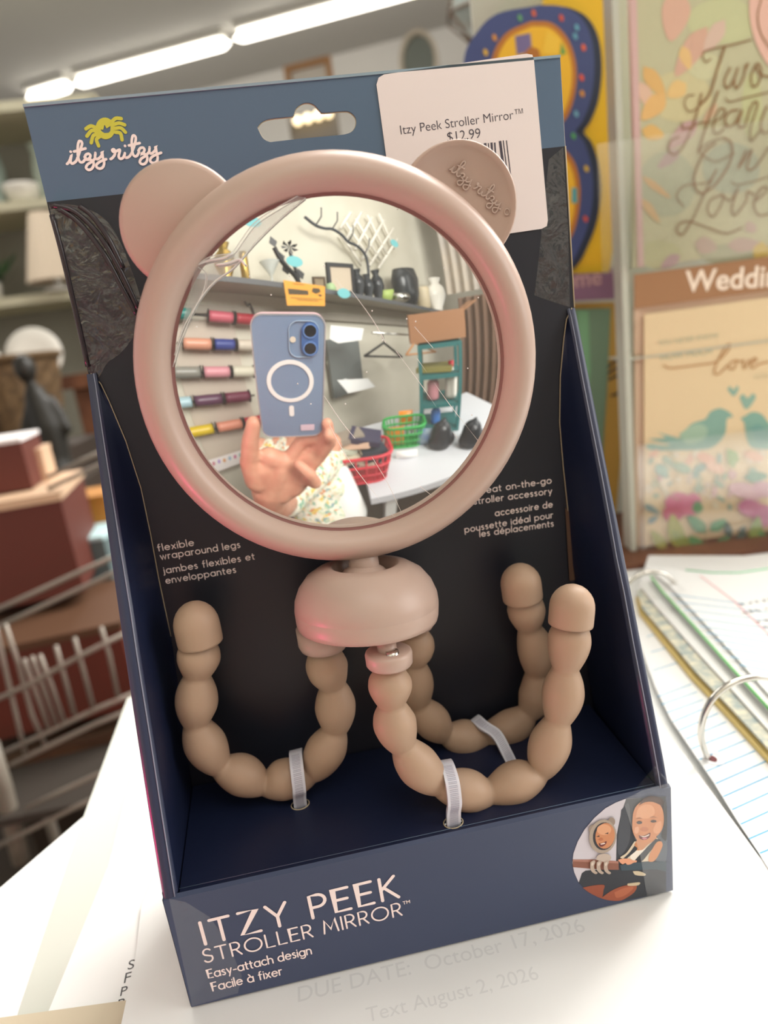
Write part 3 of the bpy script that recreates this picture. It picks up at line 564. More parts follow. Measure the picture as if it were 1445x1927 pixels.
# ears: flat rounded lobes behind the rim
def ear(cx, cy, rad, rim):
    c = RC + mx_*cx + mz_*cy - mn*.0062; V = []; F = []; n = 56
    prof = [(0, .0004), (rad*.90, .0004), (rad*.955, .0016), (rad*.985, .0012), (rad, -.001), (rad*.99, -.0042), (rad*.95, -.005), (0, -.005)] if rim else [(0, .0016), (rad*.90, .0015), (rad*.96, .0010), (rad*.99, 0), (rad, -.0018), (rad*.98, -.004), (rad*.95, -.005), (0, -.005)]
    for r, h in prof:
        for k in range(n):
            a = 2*PI*k/n; V.append(c + mx_*(r*math.cos(a)) + mz_*(r*math.sin(a)) + mn*h)
    for i in range(len(prof)-1):
        for k in range(n): F.append((i*n+k, i*n+(k+1) % n, (i+1)*n+(k+1) % n, (i+1)*n+k))
    return mesh('ear', V, F, M_plastic, sm, True), c
EL = Vector((-0.03751,0.02672,0.21331)); ER = Vector((0.03393,0.02636,0.21065))
for E_, rim, rad in ((EL, False, .0158), (ER, True, .0160)):
    d = E_-RC; e, ce = ear(d.dot(mx_), d.dot(mz_), rad, rim)
    if rim:
        PE = Pl(ce + mn*.0006, mx_, mz_)
        if PE.n.dot(mn) < 0: PE = Pl(ce + mn*.0006, mx_, mz_); PE.n = mn
        a36 = math.radians(-38); s_ = .0172/1170
        def me_(a, b):
            u = (a-750)*s_; v = -(b-640)*s_ - (a-750)*s_*.114; return (u*math.cos(a36)-v*math.sin(a36)+.0052, u*math.sin(a36)+v*math.cos(a36)+.0044)
        V = []; F = []
        for st in SCR:
            path = [PE.o + PE.ex*q[0] + PE.ey*q[1] + mn*.0001 for q in [me_(*a) for a in cat2(st, 4)]]
            v, f_ = tube_data(path, .00022, 6); o0 = len(V); V += v; F += [tuple(i+o0 for i in q) for q in f_]
        rg = [PE.o + PE.ex*q[0] + PE.ey*q[1] for q in [me_(1460+50*math.cos(t), 590+50*math.sin(t)) for t in [k*PI/8 for k in range(17)]]]
        v, f_ = tube_data(rg, .0002, 6); o0 = len(V); V += v; F += [tuple(i+o0 for i in q) for q in f_]
        mesh('embossed_script', V, F, M_plastic, e, True)
# base dome, ball joint, stem
DC = Vector((-0.00565, .0268, 0)); DT, DB_ = .1165, .0990
dome = [(.0040, .1105), (.0088, .1110), (.0092, .1150), (.0098, .1163), (.0108, .1166), (.0140, .1157), (.0175, .1135), (.0200, .1103), (.0214, .1068), (.0217, .1040), (.02162, .1038), (.0217, .1036), (.02145, .1002), (.0211, .0989), (.0204, .0984), (0.0001, .0984)]
TLT = (math.radians(-4.5), math.radians(4.5), 0)
def dl(name, prof, m, n=72): 
    return lathe(name, [(r, z-.105) for r, z in prof], m, sm, n, (DC.x, DC.y, .1045), TLT)
dl('base_dome', dome, M_plastic)
ball = [(.0001, .1178)] + [(.0086*math.sin(a), .1095+.0075*math.cos(a)) for a in [k*PI/12 for k in range(2, 8)]]
dl('ball_joint', ball, M_plastic, 40)
top = RC - mz_*.0505 - mn*.005; bot = Vector((DC.x+.0008, DC.y, .1120))
tube('stem', [top+Vector((0, 0, .004)), (top+bot)/2, bot], [.0045, .0045, .0047], M_plastic, sm, 24)
# bead legs
def leg(path, kinds, cap, rs, y_name):
    """path: necks and bead centres alternating; kinds: radius at each"""
    P = catmull(path, 8); V = []; n = 20; rad = []; k = 8
    for i in range(len(P)):
        j = i/k; a = int(j); t = j-a; r0 = kinds[min(a, len(kinds)-1)]; r1 = kinds[min(a+1, len(kinds)-1)]
        # bead bulges: near a bead centre round, near a neck pinched
        if r1 > r0: w = math.sin(t*PI/2)**.85
        else: w = 1-(1-math.cos(t*PI/2))**1.0 if False else 1-math.cos(t*PI/2)
        w = (math.sin(t*PI/2) if r1 > r0 else 1-math.cos(t*PI/2)); rad.append(r0+(r1-r0)*w)
    o = tube('bead_leg', P, rad, M_leg, sm, n)
    return o, P
B_, N_ = 1.0, .62
def kinds(n, R, start_neck=False): return [R*(B_ if (i % 2 == (1 if start_neck else 0)) else N_) for i in range(n)]
def endcap(P, r, L, tip=None):
    a = Vector(P[-1]); d = ((Vector(tip)-a) if tip else (a-Vector(P[-4]))).normalized()
    q = d.to_track_quat('Z', 'Y')
    pr = [(r*.93, -.0012), (r*.99, -.0011), (r, -.0004), (r, L*.38)] + [(r*math.cos(t), L*.38+(L*.62)*math.sin(t)) for t in [k*PI/2/7 for k in range(1, 7)]] + [(.0001, L)]
    o = lathe('end_cap', pr, M_leg, sm, 32, a, q.to_euler()); return o
L1 = [(-0.02013,0.03,0.09042),(-0.02064,0.03,0.08393),(-0.01985,0.031,0.0765),(-0.02015,0.032,0.06835),(-0.02175,0.032,0.06011),(-0.02576,0.032,0.05329),(-0.03201,0.032,0.04691),(-0.04018,0.032,0.04604),(-0.0469,0.032,0.04626),(-0.05311,0.032,0.0508),(-0.05894,0.032,0.05579),(-0.06219,0.032,0.064),(-0.06337,0.032,0.07212),(-0.06178,0.032,0.08003),(-0.06003,0.032,0.08794),(-0.05827,0.032,0.09427),(-0.05687,0.032,0.09968)]
o1, P1 = leg(L1, kinds(17, .00655, True)[:], None, None, 'left')
endcap(P1, .0068, .0122, L1[-1][:2] + (L1[-1][2]+.01,))
L2 = [(-0.00276,0.012,0.08878),(-0.00342,0.012,0.08378),(-0.00377,0.012,0.07743),(-0.00367,0.012,0.07086),(-0.00196,0.012,0.06289),(0.00164,0.012,0.05503),(0.00739,0.012,0.04761),(0.01531,0.012,0.04317),(0.02256,0.012,0.0408),(0.03092,0.012,0.04223),(0.03852,0.0125,0.04428),(0.04309,0.013,0.05206),(0.0464,0.0135,0.05967),(0.04887,0.014,0.06809),(0.05025,0.014,0.07652),(0.05198,0.014,0.08541),(0.05288,0.014,0.09186)]
o2, P2_ = leg(L2, kinds(17, .0064, True), None, None, 'front')
endcap(P2_, .0066, .0112, (0.05449,0.0145,0.10127))
L3 = [(0.00903,0.038,0.08596),(0.00912,0.039,0.08066),(0.00811,0.041,0.07358),(0.00766,0.0415,0.06598),(0.0083,0.0415,0.05743),(0.01161,0.0415,0.05022),(0.01625,0.0415,0.04407),(0.02285,0.0415,0.04083),(0.03016,0.0415,0.04001),(0.03927,0.0415,0.04116),(0.04592,0.0415,0.04547),(0.04997,0.0415,0.05224),(0.05041,0.041,0.06078),(0.05047,0.04,0.06947),(0.04836,0.039,0.07915),(0.04743,0.038,0.0864),(0.04624,0.037,0.09238)]
o3, P3_ = leg(L3, kinds(17, .0063, True), None, None, 'rear')
endcap(P3_, .0066, .0112, (0.04538,0.036,0.1041))
# collars where legs meet the dome
def collar(c, r, h): return lathe('collar', [(.002, h), (r*.9, h), (r*.97, h-.0003), (r, h-.001), (r*.98, .0006), (r*.92, 0), (.002, 0)], M_plastic, sm, 40, c, (math.radians(-3), math.radians(3), 0))
cc = Vector(L2[0]); collar((cc.x, cc.y, cc.z+.0012), .0068, .0045)
lathe('screw', [(.0001, .0012), (.0018, .0010), (.0020, 0)], M_chrome, sm, 16, (cc.x+.001, cc.y-.0025, cc.z+.0056))
tube('leg_peg', [(cc.x, cc.y, cc.z+.003), (cc.x, cc.y+.001, .0975)], .0028, M_plastic, sm, 16)
c1 = Vector(L1[0]); lathe('collar', [(.0062, .0), (.0070, .0004), (.0076, .0018), (.0079, .0070), (.001, .0072)], M_plastic, sm, 40, (c1.x-.0006, c1.y, c1.z-.0002), (0, math.radians(4), 0))
c3 = Vector(L3[0]); collar((c3.x, c3.y-.001, c3.z+.002), .0064, .0075)
# mould seam along each leg
def seam(P, off): tube('mould_seam', [Vector(q)+Vector(off) for q in P], .00012, M_leg, sm, 4)
# protective film curl and scratches on the glass
def on_glass(px, h=.0002):
    return MS + (Vector(px)-MS).normalized()*(MR+h)
FA = [(-0.03543,0.0214,0.20328),(-0.0314,0.02087,0.20476),(-0.02658,0.02021,0.20488),(-0.02361,0.0201,0.2074),(-0.01965,0.02011,0.21105),(-0.01391,0.02002,0.21374),(-0.00825,0.02006,0.21597)]
FB = [(-0.04543,0.02274,0.18268),(-0.04113,0.0218,0.18983),(-0.03339,0.02068,0.19788),(-0.02668,0.01994,0.20147),(-0.02078,0.01968,0.20616),(-0.01444,0.01965,0.21066),(-0.00634,0.01993,0.2155)]
FC = [(-0.04648,0.02306,0.17983),(-0.04302,0.02217,0.18611),(-0.03834,0.02132,0.19273),(-0.03482,0.02089,0.19743),(-0.0337,0.02094,0.20113),(-0.03503,0.02127,0.20258),(-0.03543,0.0214,0.20328)]
a_ = catmull([on_glass(q, .0012) for q in FA], 4); b_ = catmull([on_glass(q, .0006) for q in FB], 4)
mesh('film_curl', list(a_)+list(b_), [(i, i+1, len(a_)+i+1, len(a_)+i) for i in range(len(a_)-1)], M_film, sm, True)
M_edge = mat('film_edge', '#e6e4e0', .3)
tubes('film_edge', [(a_, .00012), (b_, .00016), (catmull([on_glass(q, .0006) for q in FC], 4), .00012)], M_edge, sm, 5)
tubes('film_crease', [(catmull([on_glass(q, .0012) for q in l_], 3), .0003) for l_ in ([(-0.03543,0.0214,0.20328),(-0.03224,0.02092,0.20386),(-0.02889,0.02043,0.20392),(-0.02607,0.02014,0.20482)], [(-0.03073,0.02059,0.20264),(-0.0278,0.02018,0.20263),(-0.02478,0.01984,0.20313),(-0.0237,0.0196,0.20171)])], M_edge, sm, 5)
SCL = [[(0.01127,0.01848,0.17619),(0.01817,0.01999,0.16462),(0.02641,0.02324,0.14971)],[(0.01681,0.01908,0.17336),(0.02471,0.02133,0.15994),(0.0329,0.02466,0.14775)],[(-0.00897,0.01984,0.15924),(-0.00579,0.02116,0.15048),(-0.00092,0.02311,0.14097),(0.00607,0.02652,0.12881)],[(0.00144,0.0215,0.14854),(0.00513,0.02347,0.1399),(0.00852,0.02646,0.12939)],[(0.00152,0.01791,0.1928),(0.00598,0.01794,0.185),(0.00882,0.01822,0.17857)],[(0.01701,0.01871,0.1816),(0.02152,0.01943,0.17551)],[(-0.00924,0.01891,0.1672),(-0.00594,0.01961,0.16025),(-0.00261,0.02041,0.15455)],[(0.01438,0.02464,0.13735),(0.01773,0.02588,0.13381)]]
tubes('scratch', [(catmull([on_glass(q, .00002) for q in l_], 3), .000075) for l_ in SCL], mat('scratch_white', '#f2f0ea', .4), sm, 4)
SP = [(0.01637,0.02003,0.21068),(0.02691,0.02,0.19534),(-0.03859,0.02129,0.18883),(-0.01865,0.01867,0.19401),(-0.01329,0.01845,0.19784),(0.00625,0.01794,0.18697),(0.0151,0.0185,0.18386),(0.01746,0.01873,0.1829),(0.03091,0.02124,0.16882),(0.0313,0.02295,0.15569),(0.00544,0.02274,0.1431),(-0.00395,0.01908,0.1643),(-0.01564,0.0189,0.17132),(0.00279,0.0184,0.17182),(-0.02311,0.01936,0.19909),(0.03005,0.021,0.2035),(0.03569,0.02127,0.18687),(-0.0043,0.01821,0.1993),(0.00806,0.01816,0.17935),(-0.01303,0.01925,0.16561)]
b = bmesh.new()
for q in SP:
    r_ = bmesh.ops.create_icosphere(b, subdivisions=1, radius=.00022)
    for v in r_['verts']: v.co += on_glass(q, 0)
o = frombm('dust_speck', b, mat('dust', '#f4f2ee', .6), sm); o['kind'] = 'stuff'
# cable ties holding the legs down through the platform
def tie(label, path, wdir, w=.0021, th=.0007):
    P = catmull(path, 6); wd = Vector(wdir).normalized(); V = []; F = []
    for i, (q, t, N, B) in enumerate(frames(P)):
        nn = t.cross(wd).normalized(); wv = wd
        for s1, s2 in ((-1, -1), (1, -1), (1, 1), (-1, 1)): V.append(q + wv*s1*w + nn*s2*th)
    for i in range(len(P)-1):
        for k in range(4): F.append((i*4+k, i*4+(k+1) % 4, (i+1)*4+(k+1) % 4, (i+1)*4+k))
    F.append((3, 2, 1, 0)); F.append(tuple((len(P)-1)*4+k for k in range(4)))
    o = mesh('cable_tie', V, F, M_tie); tag(o, label, 'cable tie')
    fr = frames(P); RV = []; RF_ = []
    for i in range(8, len(fr)-3):
        for sub in (0, .5):
            q, t, N, B = fr[i]; q = q + (fr[i+1][0]-q)*sub; nn = t.cross(wd).normalized()
            if nn.y > 0: nn = -nn
            s = nn*(th+.00005); k = len(RV); RV += [q+s-wd*w*.62, q+s+wd*w*.62, q+s+wd*w*.62+t*.00022, q+s-wd*w*.62+t*.00022]; RF_.append((k, k+1, k+2, k+3))
    r_ = mesh('tie_ridges', RV, RF_, mat('ridge_grey', '#a9a7b6', .5), o); r_['kind'] = 'stuff'
    return o
def tie_path(nx, ny, nz, R, hx, hy):
    # from behind the neck, over the top, down the front, into the hole
    return [(nx, ny+R, nz-.002), (nx, ny+R*.9, nz+R*.6), (nx, ny+.0004, nz+R*1.02), (nx, ny-R*.8, nz+R*.75), (nx+(hx-nx)*.25, ny-R*1.12, nz-.0005), (nx+(hx-nx)*.7, (ny-R*1.12)*.5+hy*.5, (nz+HF)*.5), (hx, hy, HF-.0008), (hx, hy+.0005, HF-.004)]
n1 = Vector((-0.0353,0.032,0.04709)); n2 = Vector((0.01026,0.012,0.04634)); n3 = Vector((0.03347,0.0415,0.03989))
t1 = tie('white nylon cable tie around the left bead leg', tie_path(n1.x, n1.y, n1.z, .0066, HOLES[1][0], HOLES[1][1]), (1, .05, 0.02))
t2 = tie('white nylon cable tie around the front bead leg near the lip', tie_path(n2.x, n2.y, n2.z, .0064, HOLES[0][0], HOLES[0][1]), (1, 0, -.05))
h3 = HOLES[2]
t3_ = tie('white nylon cable tie slanting across the rear bead leg', [(n3.x-.007, n3.y+.0055, n3.z+.002), (n3.x-.006, n3.y+.002, n3.z+.0060), (n3.x-.0045, n3.y-.003, n3.z+.0062), (n3.x-.001, n3.y-.0062, n3.z+.0038), (n3.x*.55+h3[0]*.45, (n3.y-.0072)*.55+h3[1]*.45, (n3.z+.001)*.6+HF*.4), (h3[0], h3[1], HF-.0008), (h3[0]+.0004, h3[1]-.0003, HF-.003)], (1, .35, .30), .0019)
# ================================================================= greeting card rack on the right
KO = Vector((0.226, 0.285, 0)); KX = Vector((0.99027,-0.13917,0.0)); KN = Vector((0.13917,0.99027,0.0))   # KN points away from the camera
PK = Pl(KO, KX, (0, 0, 1))
def kp(h): return Pl(KO - KN*h, KX, (0, 0, 1))     # h metres nearer than the rack plane
rk = thing('card_rack', 'clear plastic greeting card rack on a brown wooden base', 'rack', (.3, .3, 0))
def rpart(o): o.matrix_parent_inverse = Matrix.Translation(-Vector(rk.location)); return o
M_rk = mat('rack_grey_plastic', '#b9bcae', .4)
def kbox(name, u0, u1, z0, z1, d0, d1, m, root=None):
    a = PK.at((u0+u1)/2, (z0+z1)/2, 0) + KN*((d0+d1)/2)
    o = box(name, a, (abs(u1-u0), abs(d1-d0), abs(z1-z0)), m, root, rot=(0, 0, math.radians(-8)))
    if root is rk: rpart(o)
    return o
kbox('back_board', -.08, .32, .0, .42, .095, .10, M_rk, rk)
kbox('divider', -.012, -.008, .0, .40, -.004, .012, M_rk, rk)
kbox('base_board', -.08, .32, -.0039, -.0005, -.03, .105, M_wood, rk)
kbox('shelf_ledge', -.012, .30, .1705-.03, .1715-.03, -.004, .03, M_rk, rk)
# card back faces -KN ; draw flat prints on cards
def card(name, loop, thick, col, label, h, cat='card', group=None):
    pl = kp(h); o = panel(name, [loop], flat(col, .5), pl, -thick, thick); return tag(o, label, cat, group), kp(h+.00006)
TOP = [(0.00447,0.37306),(0.10861,0.36812),(0.11481,0.19131),(-0.00319,0.20057)]
c1, k1 = card('greeting_card', [(TOP[0][0], TOP[0][1]), (TOP[1][0], TOP[0][1]), (TOP[1][0], TOP[3][1]), (TOP[3][0], TOP[3][1])], .004, '#b8b795', 'sage floral wedding card with bronze script in the upper rack pocket', 0)
ed = [(0.00029,0.37359),(0.00447,0.37306),(-0.00248,0.20048),(-0.00534,0.20085)]
e_ = kbox('pink_sleeve_edge', ed[0][0], ed[1][0]-.0003, ed[3][1], ed[0][1], -.001, .004, flat('#c9a9a4'), None); e_.parent = c1
K7 = lambda pts: pts
LV[0] = 0
q7 = [(-0.00126,0.35704),(0.08501,0.34607),(-0.00768,0.1751),(0.08862,0.16247)]
def b7(a, b): return bil(a, b, q7, 880., 1927.)
def blob(par, pl, q, pts, col, sm=True):
    LV[0] += 1; lp = cat2(list(pts)+[pts[0]])[:-1] if sm else pts
    return panel('print_shape', [[q(*a) for a in lp]], flat(col, .6), pl, LV[0]*.000015, .00001, par)
def leaf(par, pl, q, a, b, w, col):
    ax, ay = a; bx_, by = b; dx, dy = bx_-ax, by-ay; L = math.hypot(dx, dy); nx, ny = -dy/L, dx/L
    blob(par, pl, q, [(ax, ay), (ax+dx*.3+nx*w, ay+dy*.3+ny*w), (ax+dx*.7+nx*w*.8, ay+dy*.7+ny*w*.8), (bx_, by), (ax+dx*.7-nx*w*.8, ay+dy*.7-ny*w*.8), (ax+dx*.3-nx*w, ay+dy*.3-ny*w)], col)
for (cx, cy, rx_, ry_, col) in ((600, 120, 260, 160, '#bcc094'), (780, 620, 180, 260, '#b9bd8e'), (330, 560, 220, 190, '#c3bd92'), (250, 1100, 200, 260, '#a9ae92'), (650, 1000, 260, 200, '#a3ab93'), (200, 1560, 160, 120, '#b3b38a'), (640, 1560, 260, 90, '#a2a58a'), (480, 380, 120, 100, '#c2c29b')):
    blob(c1, k1, b7, ell(max(cx, 90+rx_*.6), cy, min(rx_, (850-cx) if cx > 500 else rx_)*.9, ry_*.8), col)
for a, b, w, col in (((330, -60), (270, 235), 85, '#cfa993'), ((500, 150), (300, 440), 62, '#cba58f'), ((610, 110), (480, 300), 45, '#cdb4a2'), ((340, 260), (390, 400), 35, '#d9b77c'), ((100, 380), (235, 560), 45, '#d2ab6a'), ((80, 470), (150, 640), 40, '#d3b39a'),
                     ((240, 540), (90, 700), 55, '#d8b070'), ((370, 480), (250, 560), 50, '#d9ba7c'), ((90, 760), (230, 800), 45, '#d7b069'), ((440, 700), (250, 880), 50, '#b99a96'), ((330, 880), (190, 1000), 35, '#ad9794'), ((560, 600), (470, 730), 22, '#c9ab8c'),
                     ((90, 1050), (270, 1190), 22, '#c7a676'), ((90, 1190), (200, 1350), 26, '#c5a87a'), ((620, 1500), (840, 1490), 45, '#b39b90'), ((420, 1480), (560, 1520), 55, '#b19c90'), ((330, 1560), (210, 1650), 35, '#ae9494'), ((800, 1360), (740, 1400), 40, '#b8a196'), ((840, 1470), (830, 1640), 50, '#c3ac5c')):
    leaf(c1, k1, b7, a, b, w, col)
blob(c1, k1, b7, [(770, -80), (760, 60), (785, 200), (840, 320), (900, 380), (1000, 300), (1050, -80)], '#dbb3a2')
M_brz = mat('bronze_foil', '#8d6a45', .35, metal=.3)
CAL = [([(470,335),(478,300),(540,278),(650,258),(772,228)], 9), ([(470,335),(490,357),(520,338)], 8), ([(606,270),(560,400),(515,540),(455,610)], 15), ([(640,390),(605,465),(620,512),(660,470),(690,390),(665,470),(682,512),(720,455),(738,375)], 12), ([(738,375),(755,365),(740,400)], 8),
 ([(800,375),(772,440),(780,498),(812,490),(836,420),(820,368),(800,378),(830,430),(890,445)], 11), ([(610,570),(640,592),(730,570),(890,533)], 8), ([(415,550),(372,560),(355,610),(390,652),(450,620)], 8), ([(462,545),(420,700),(350,860),(290,915),(255,885),(270,830),(320,805)], 12), ([(565,530),(510,680),(440,900)], 13), ([(340,720),(345,752),(400,745),(450,720),(522,715)], 8),
 ([(540,720),(600,672),(605,637),(570,642),(537,720),(542,780),(577,780),(612,740)], 10), ([(690,640),(640,652),(608,700),(628,742),(672,720),(715,640),(692,715),(702,750),(735,738)], 12), ([(735,738),(760,650),(790,595),(812,612),(772,735),(765,800),(776,830),(832,760)], 11), ([(870,620),(832,720),(850,780),(895,770)], 11),
 ([(600,810),(650,850),(640,960),(560,1090),(470,1160),(420,1120),(420,1030),(480,900),(545,845)], 14), ([(600,810),(520,835),(450,890),(500,940),(560,957),(640,920),(670,905)], 8), ([(740,890),(690,1000),(760,905),(775,892),(745,1000),(790,1000),(850,920)], 12), ([(850,920),(880,870),(900,900)], 10), ([(645,1085),(680,1105),(760,1090),(890,1053)], 8),
 ([(555,1010),(480,1160),(400,1340),(340,1430),(307,1400),(330,1352),(400,1345),(520,1390),(620,1420),(710,1385)], 12), ([(350,1245),(305,1180),(340,1120),(410,1100),(500,1088),(555,1010)], 8), ([(590,1170),(520,1200),(498,1270),(530,1310),(572,1260),(600,1180),(592,1170),(640,1205),(690,1130)], 11), ([(690,1130),(652,1250),(670,1302),(740,1210),(748,1150),(790,1170)], 12), ([(795,1210),(860,1155),(870,1122),(830,1132),(788,1230),(820,1300),(890,1290)], 12), ([(835,0),(812,90),(830,190),(890,280)], 9)]
s7 = math.dist(b7(0, 0), b7(100, 0))/100
ribbons('bronze_script', k1, [([b7(*a) for a in cat2(st)], w_*s7) for st, w_ in CAL], .0003, M_brz, .0006, c1)
ts = [(-0.00323,0.19955),(0.09337,0.19308),(0.09387,0.17133),(-0.00397,0.17715)]
o_, k2 = card('divider_tag', [(ts[0][0], (ts[0][1]+ts[1][1])/2), (ts[1][0]+.05, (ts[0][1]+ts[1][1])/2), (ts[1][0]+.05, (ts[2][1]+ts[3][1])/2), (ts[3][0], (ts[2][1]+ts[3][1])/2)], .0008, '#9c7350', 'brown Wedding divider tag between the two wedding cards', .003, 'tag')
M_slab = mat('cream_print', '#ecdcc8', .6)
wl = [(0.03021,0.18071),(0.09375,0.17656)]
o2_ = typed('lettering', 'Wedding', k2, wl[0], math.dist(wl[0], wl[1])*1.14, M_slab, .0001, o_, ang=math.atan2(wl[1][1]-wl[0][1], wl[1][0]-wl[0][0]), off=.018)
# lower card: love birds
L5 = [(-0.00258,0.17522),(0.1085,0.16522),(0.11411,-0.01598),(-0.0082,0.00137)]
o_, _k = card('card_backing', [(L5[0][0], L5[0][1]), (L5[1][0], L5[0][1]), (L5[2][0], L5[3][1]), (L5[3][0], L5[3][1])], .003, '#d2b79d', 'pale tan card envelope behind the love bird card', 0)
C5 = [(0.00272,0.16959),(0.10864,0.16064),(0.11403,-0.01341),(-0.00217,0.00226)]
c5, k5 = card('greeting_card', [(C5[0][0], C5[0][1]), (C5[1][0], C5[0][1]), (C5[2][0], C5[3][1]), (C5[3][0], C5[3][1])], .0015, '#d9c39c', 'cream card with two teal love birds above watercolour flowers', .003)
q5 = [(-0.10689,0.21553),(0.08641,0.19031),(-0.12821,-0.01144),(0.09096,-0.04114)]
def b5(a, b): return bil(a, b, q5, 1445., 1591.)
LV[0] = 0
typed('lettering', 'YOU NEVER KNOW', k5, b5(895, 362), math.dist(b5(895, 362), b5(1195, 355)), flat('#a3ad96'), .0002, c5, off=-.005)
typed('lettering', 'HOW MUCH', k5, b5(908, 432), math.dist(b5(908, 432), b5(1160, 425)), flat('#93a792'), .0002, c5, off=-.005)
typed('lettering', 'YOU', k5, b5(1370, 525), math.dist(b5(1370, 525), b5(1450, 520)), flat('#c3bd9c'), .0002, c5, off=-.005)
s5 = math.dist(b5(0, 0), b5(100, 0))/100
ribbons('bronze_script', k5, [([b5(*a) for a in cat2(st)], w_*s5) for st, w_ in (([(920,455),(960,468),(1080,455),(1180,440),(1235,395),(1255,360),(1235,365),(1190,440),(1175,490),(1200,495),(1240,455)], 9), ([(1285,430),(1255,445),(1250,470),(1275,470),(1290,435),(1320,440)], 9), ([(1320,430),(1325,470),(1350,430)], 9), ([(1355,450),(1385,432),(1375,420),(1355,450),(1370,468),(1400,450),(1460,435)], 9))], .0003, mat('bronze_dull', '#b58a5c', .5), .0003, c5)
TE = '#86a898'
for pts, col in (([(1240,570),(1255,555),(1272,572),(1290,552),(1298,570),(1272,604)], TE), ([(1300,610),(1320,592),(1342,612),(1368,590),(1383,612),(1335,668)], TE),
    ([(825,850),(860,838),(940,845),(1010,800),(1060,740),(1130,715),(1155,680),(1200,662),(1240,675),(1270,703),(1240,715),(1232,780),(1200,830),(1140,865),(1000,872),(870,872)], '#7fa496'), ([(890,780),(960,800),(1000,815),(960,838),(850,815),(930,808)], '#86aa9e'),
    ([(1000,790),(1080,740),(1140,760),(1120,820),(1040,840)], '#9bb7a0'), ([(1305,712),(1330,700),(1365,680),(1410,690),(1445,730),(1500,800),(1500,860),(1370,860),(1335,800),(1325,735)], '#7ba394'), ([(1350,760),(1400,740),(1460,800),(1400,840)], '#6f9c93')):
    blob(c5, k5, b5, pts, col)
random.seed(11)
for k_ in range(70):
    x = random.uniform(835, 1420); y = random.uniform(880, 1180); blob(c5, k5, b5, ell(x, y, random.uniform(12, 34), random.uniform(8, 22), random.uniform(0, 180), 9), random.choice(['#d9cfb4', '#d5c8b0', '#b9b89a', '#93a58c', '#7f9b90', '#d8a98c', '#c9b7a2', '#e0d4bc', '#c9a2a0']))
for cx, cy, col in ((1130, 910, '#d9a487'), (1370, 900, '#d8a98c'), (1180, 960, '#dcb196'), (1010, 960, '#8fa88f')): blob(c5, k5, b5, ell(cx, cy, 50, 24, 20, 10), col)
for cx, cy, rx_, ry_, col in ((1000, 1150, 75, 62, '#c2507c'), (965, 1200, 50, 45, '#b8416e'), (1060, 1150, 45, 60, '#c86088'), (1350, 1170, 60, 45, '#c16f98'), (1420, 1210, 60, 60, '#b8578a'), (1330, 1080, 90, 40, '#cfa6ae'), (1420, 1070, 60, 40, '#c79aa8')):
    blob(c5, k5, b5, ell(cx, cy, rx_, ry_, 15, 10), col)
for a, b, w, col in (((1000, 1395), (960, 1200), 40, '#a4a84e'), ((930, 1395), (860, 1290), 28, '#a2a653'), ((1050, 1395), (960, 1290), 30, '#8c9f4f'), ((1090, 1200), (1085, 1130), 26, '#4f8f5f'), ((1130, 1300), (1040, 1210), 30, '#4a9263'), ((1150, 1290), (1230, 1230), 26, '#4f9a66'), ((1120, 1395), (1045, 1320), 28, '#559a62'), ((1180, 1395), (1240, 1320), 26, '#519062'),
                     ((1250, 1330), (1230, 1240), 20, '#3d5c58'), ((1290, 1390), (1320, 1260), 24, '#47655d'), ((1370, 1395), (1390, 1210), 34, '#8ba455'), ((1440, 1395), (1400, 1290), 30, '#5c9c62'), ((1270, 960), (1240, 860), 20, '#8fa867'), ((1250, 870), (1290, 930), 20, '#8aa663'), ((880, 940), (940, 1010), 26, '#86a597'), ((820, 1150), (900, 1200), 16, '#6d8a8c'), ((840, 1250), (890, 1210), 14, '#5f7f88'), ((1320, 1010), (1440, 1000), 26, '#5d8d73')):
    leaf(c5, k5, b5, a, b, w, col)
ribbons('print_stems', k5, [[b5(*a) for a in cat2(st)] for st in ([(920,840),(960,900),(1000,980)], [(860,1000),(920,1080),(1000,1130)], [(1130,1390),(1120,1290),(1080,1200)], [(1260,1390),(1250,1300),(1230,1240)], [(960,880),(990,960),(980,1020)])], .0004, flat('#8f9a62'), .0014, c5)
# clear acrylic lips of the pockets
a5 = [(-0.02638,0.27771),(0.10512,0.27412),(0.10764,0.19292),(-0.03023,0.19897)]
o_ = kbox('pocket_lip', a5[0][0], a5[1][0], a5[3][1], a5[0][1], -.009, -.008, M_clear, rk)
a6 = [(-0.00717,0.08064),(0.11149,0.06875),(0.11409,-0.01512),(-0.00987,-0.00053)]
kbox('pocket_lip', a6[0][0], a6[1][0], a6[3][1], a6[0][1], -.009, -.008, M_clear, rk)
# yellow number-eight birthday card stack, a little deeper
D8 = .07
g8 = [(-0.0273,0.40883),(0.01951,0.4029),(0.01609,0.3444),(0.00787,0.21898),(0.00466,0.20108),(-0.03898,0.20481),(-0.052,0.25341),(-0.04554,0.34209)]
K8 = Pl(KO + KN*D8, KX, (0, 0, 1))
ec = thing('shaped_card', 'yellow card stack with a blue number eight left of the sage wedding card', 'card', K8.at(g8[1][0], g8[4][1]))
def e8(o): o.matrix_parent_inverse = Matrix.Translation(-Vector(ec.location)); return o
e8(panel('card_stack', [g8], flat('#d9ae1f', .5), K8, -.012, .0125, ec))
for k_ in range(7):
    x = g8[1][0] - .0105 + k_*.0015
    e8(panel('card_edge', [[(x, g8[4][1]+.004), (x+.0004, g8[4][1]+.004), (x+.0006, g8[0][1]), (x+.0002, g8[0][1])]], flat('#a8821a' if k_ % 2 else '#c29a1c'), K8, .0006, .0001, ec))
q8 = [(-0.14515,0.40461),(0.12412,0.37038),(-0.17321,0.19126),(0.12842,0.15168)]
def b8(a, b): return bil(a, b, q8, 1445., 1199.)
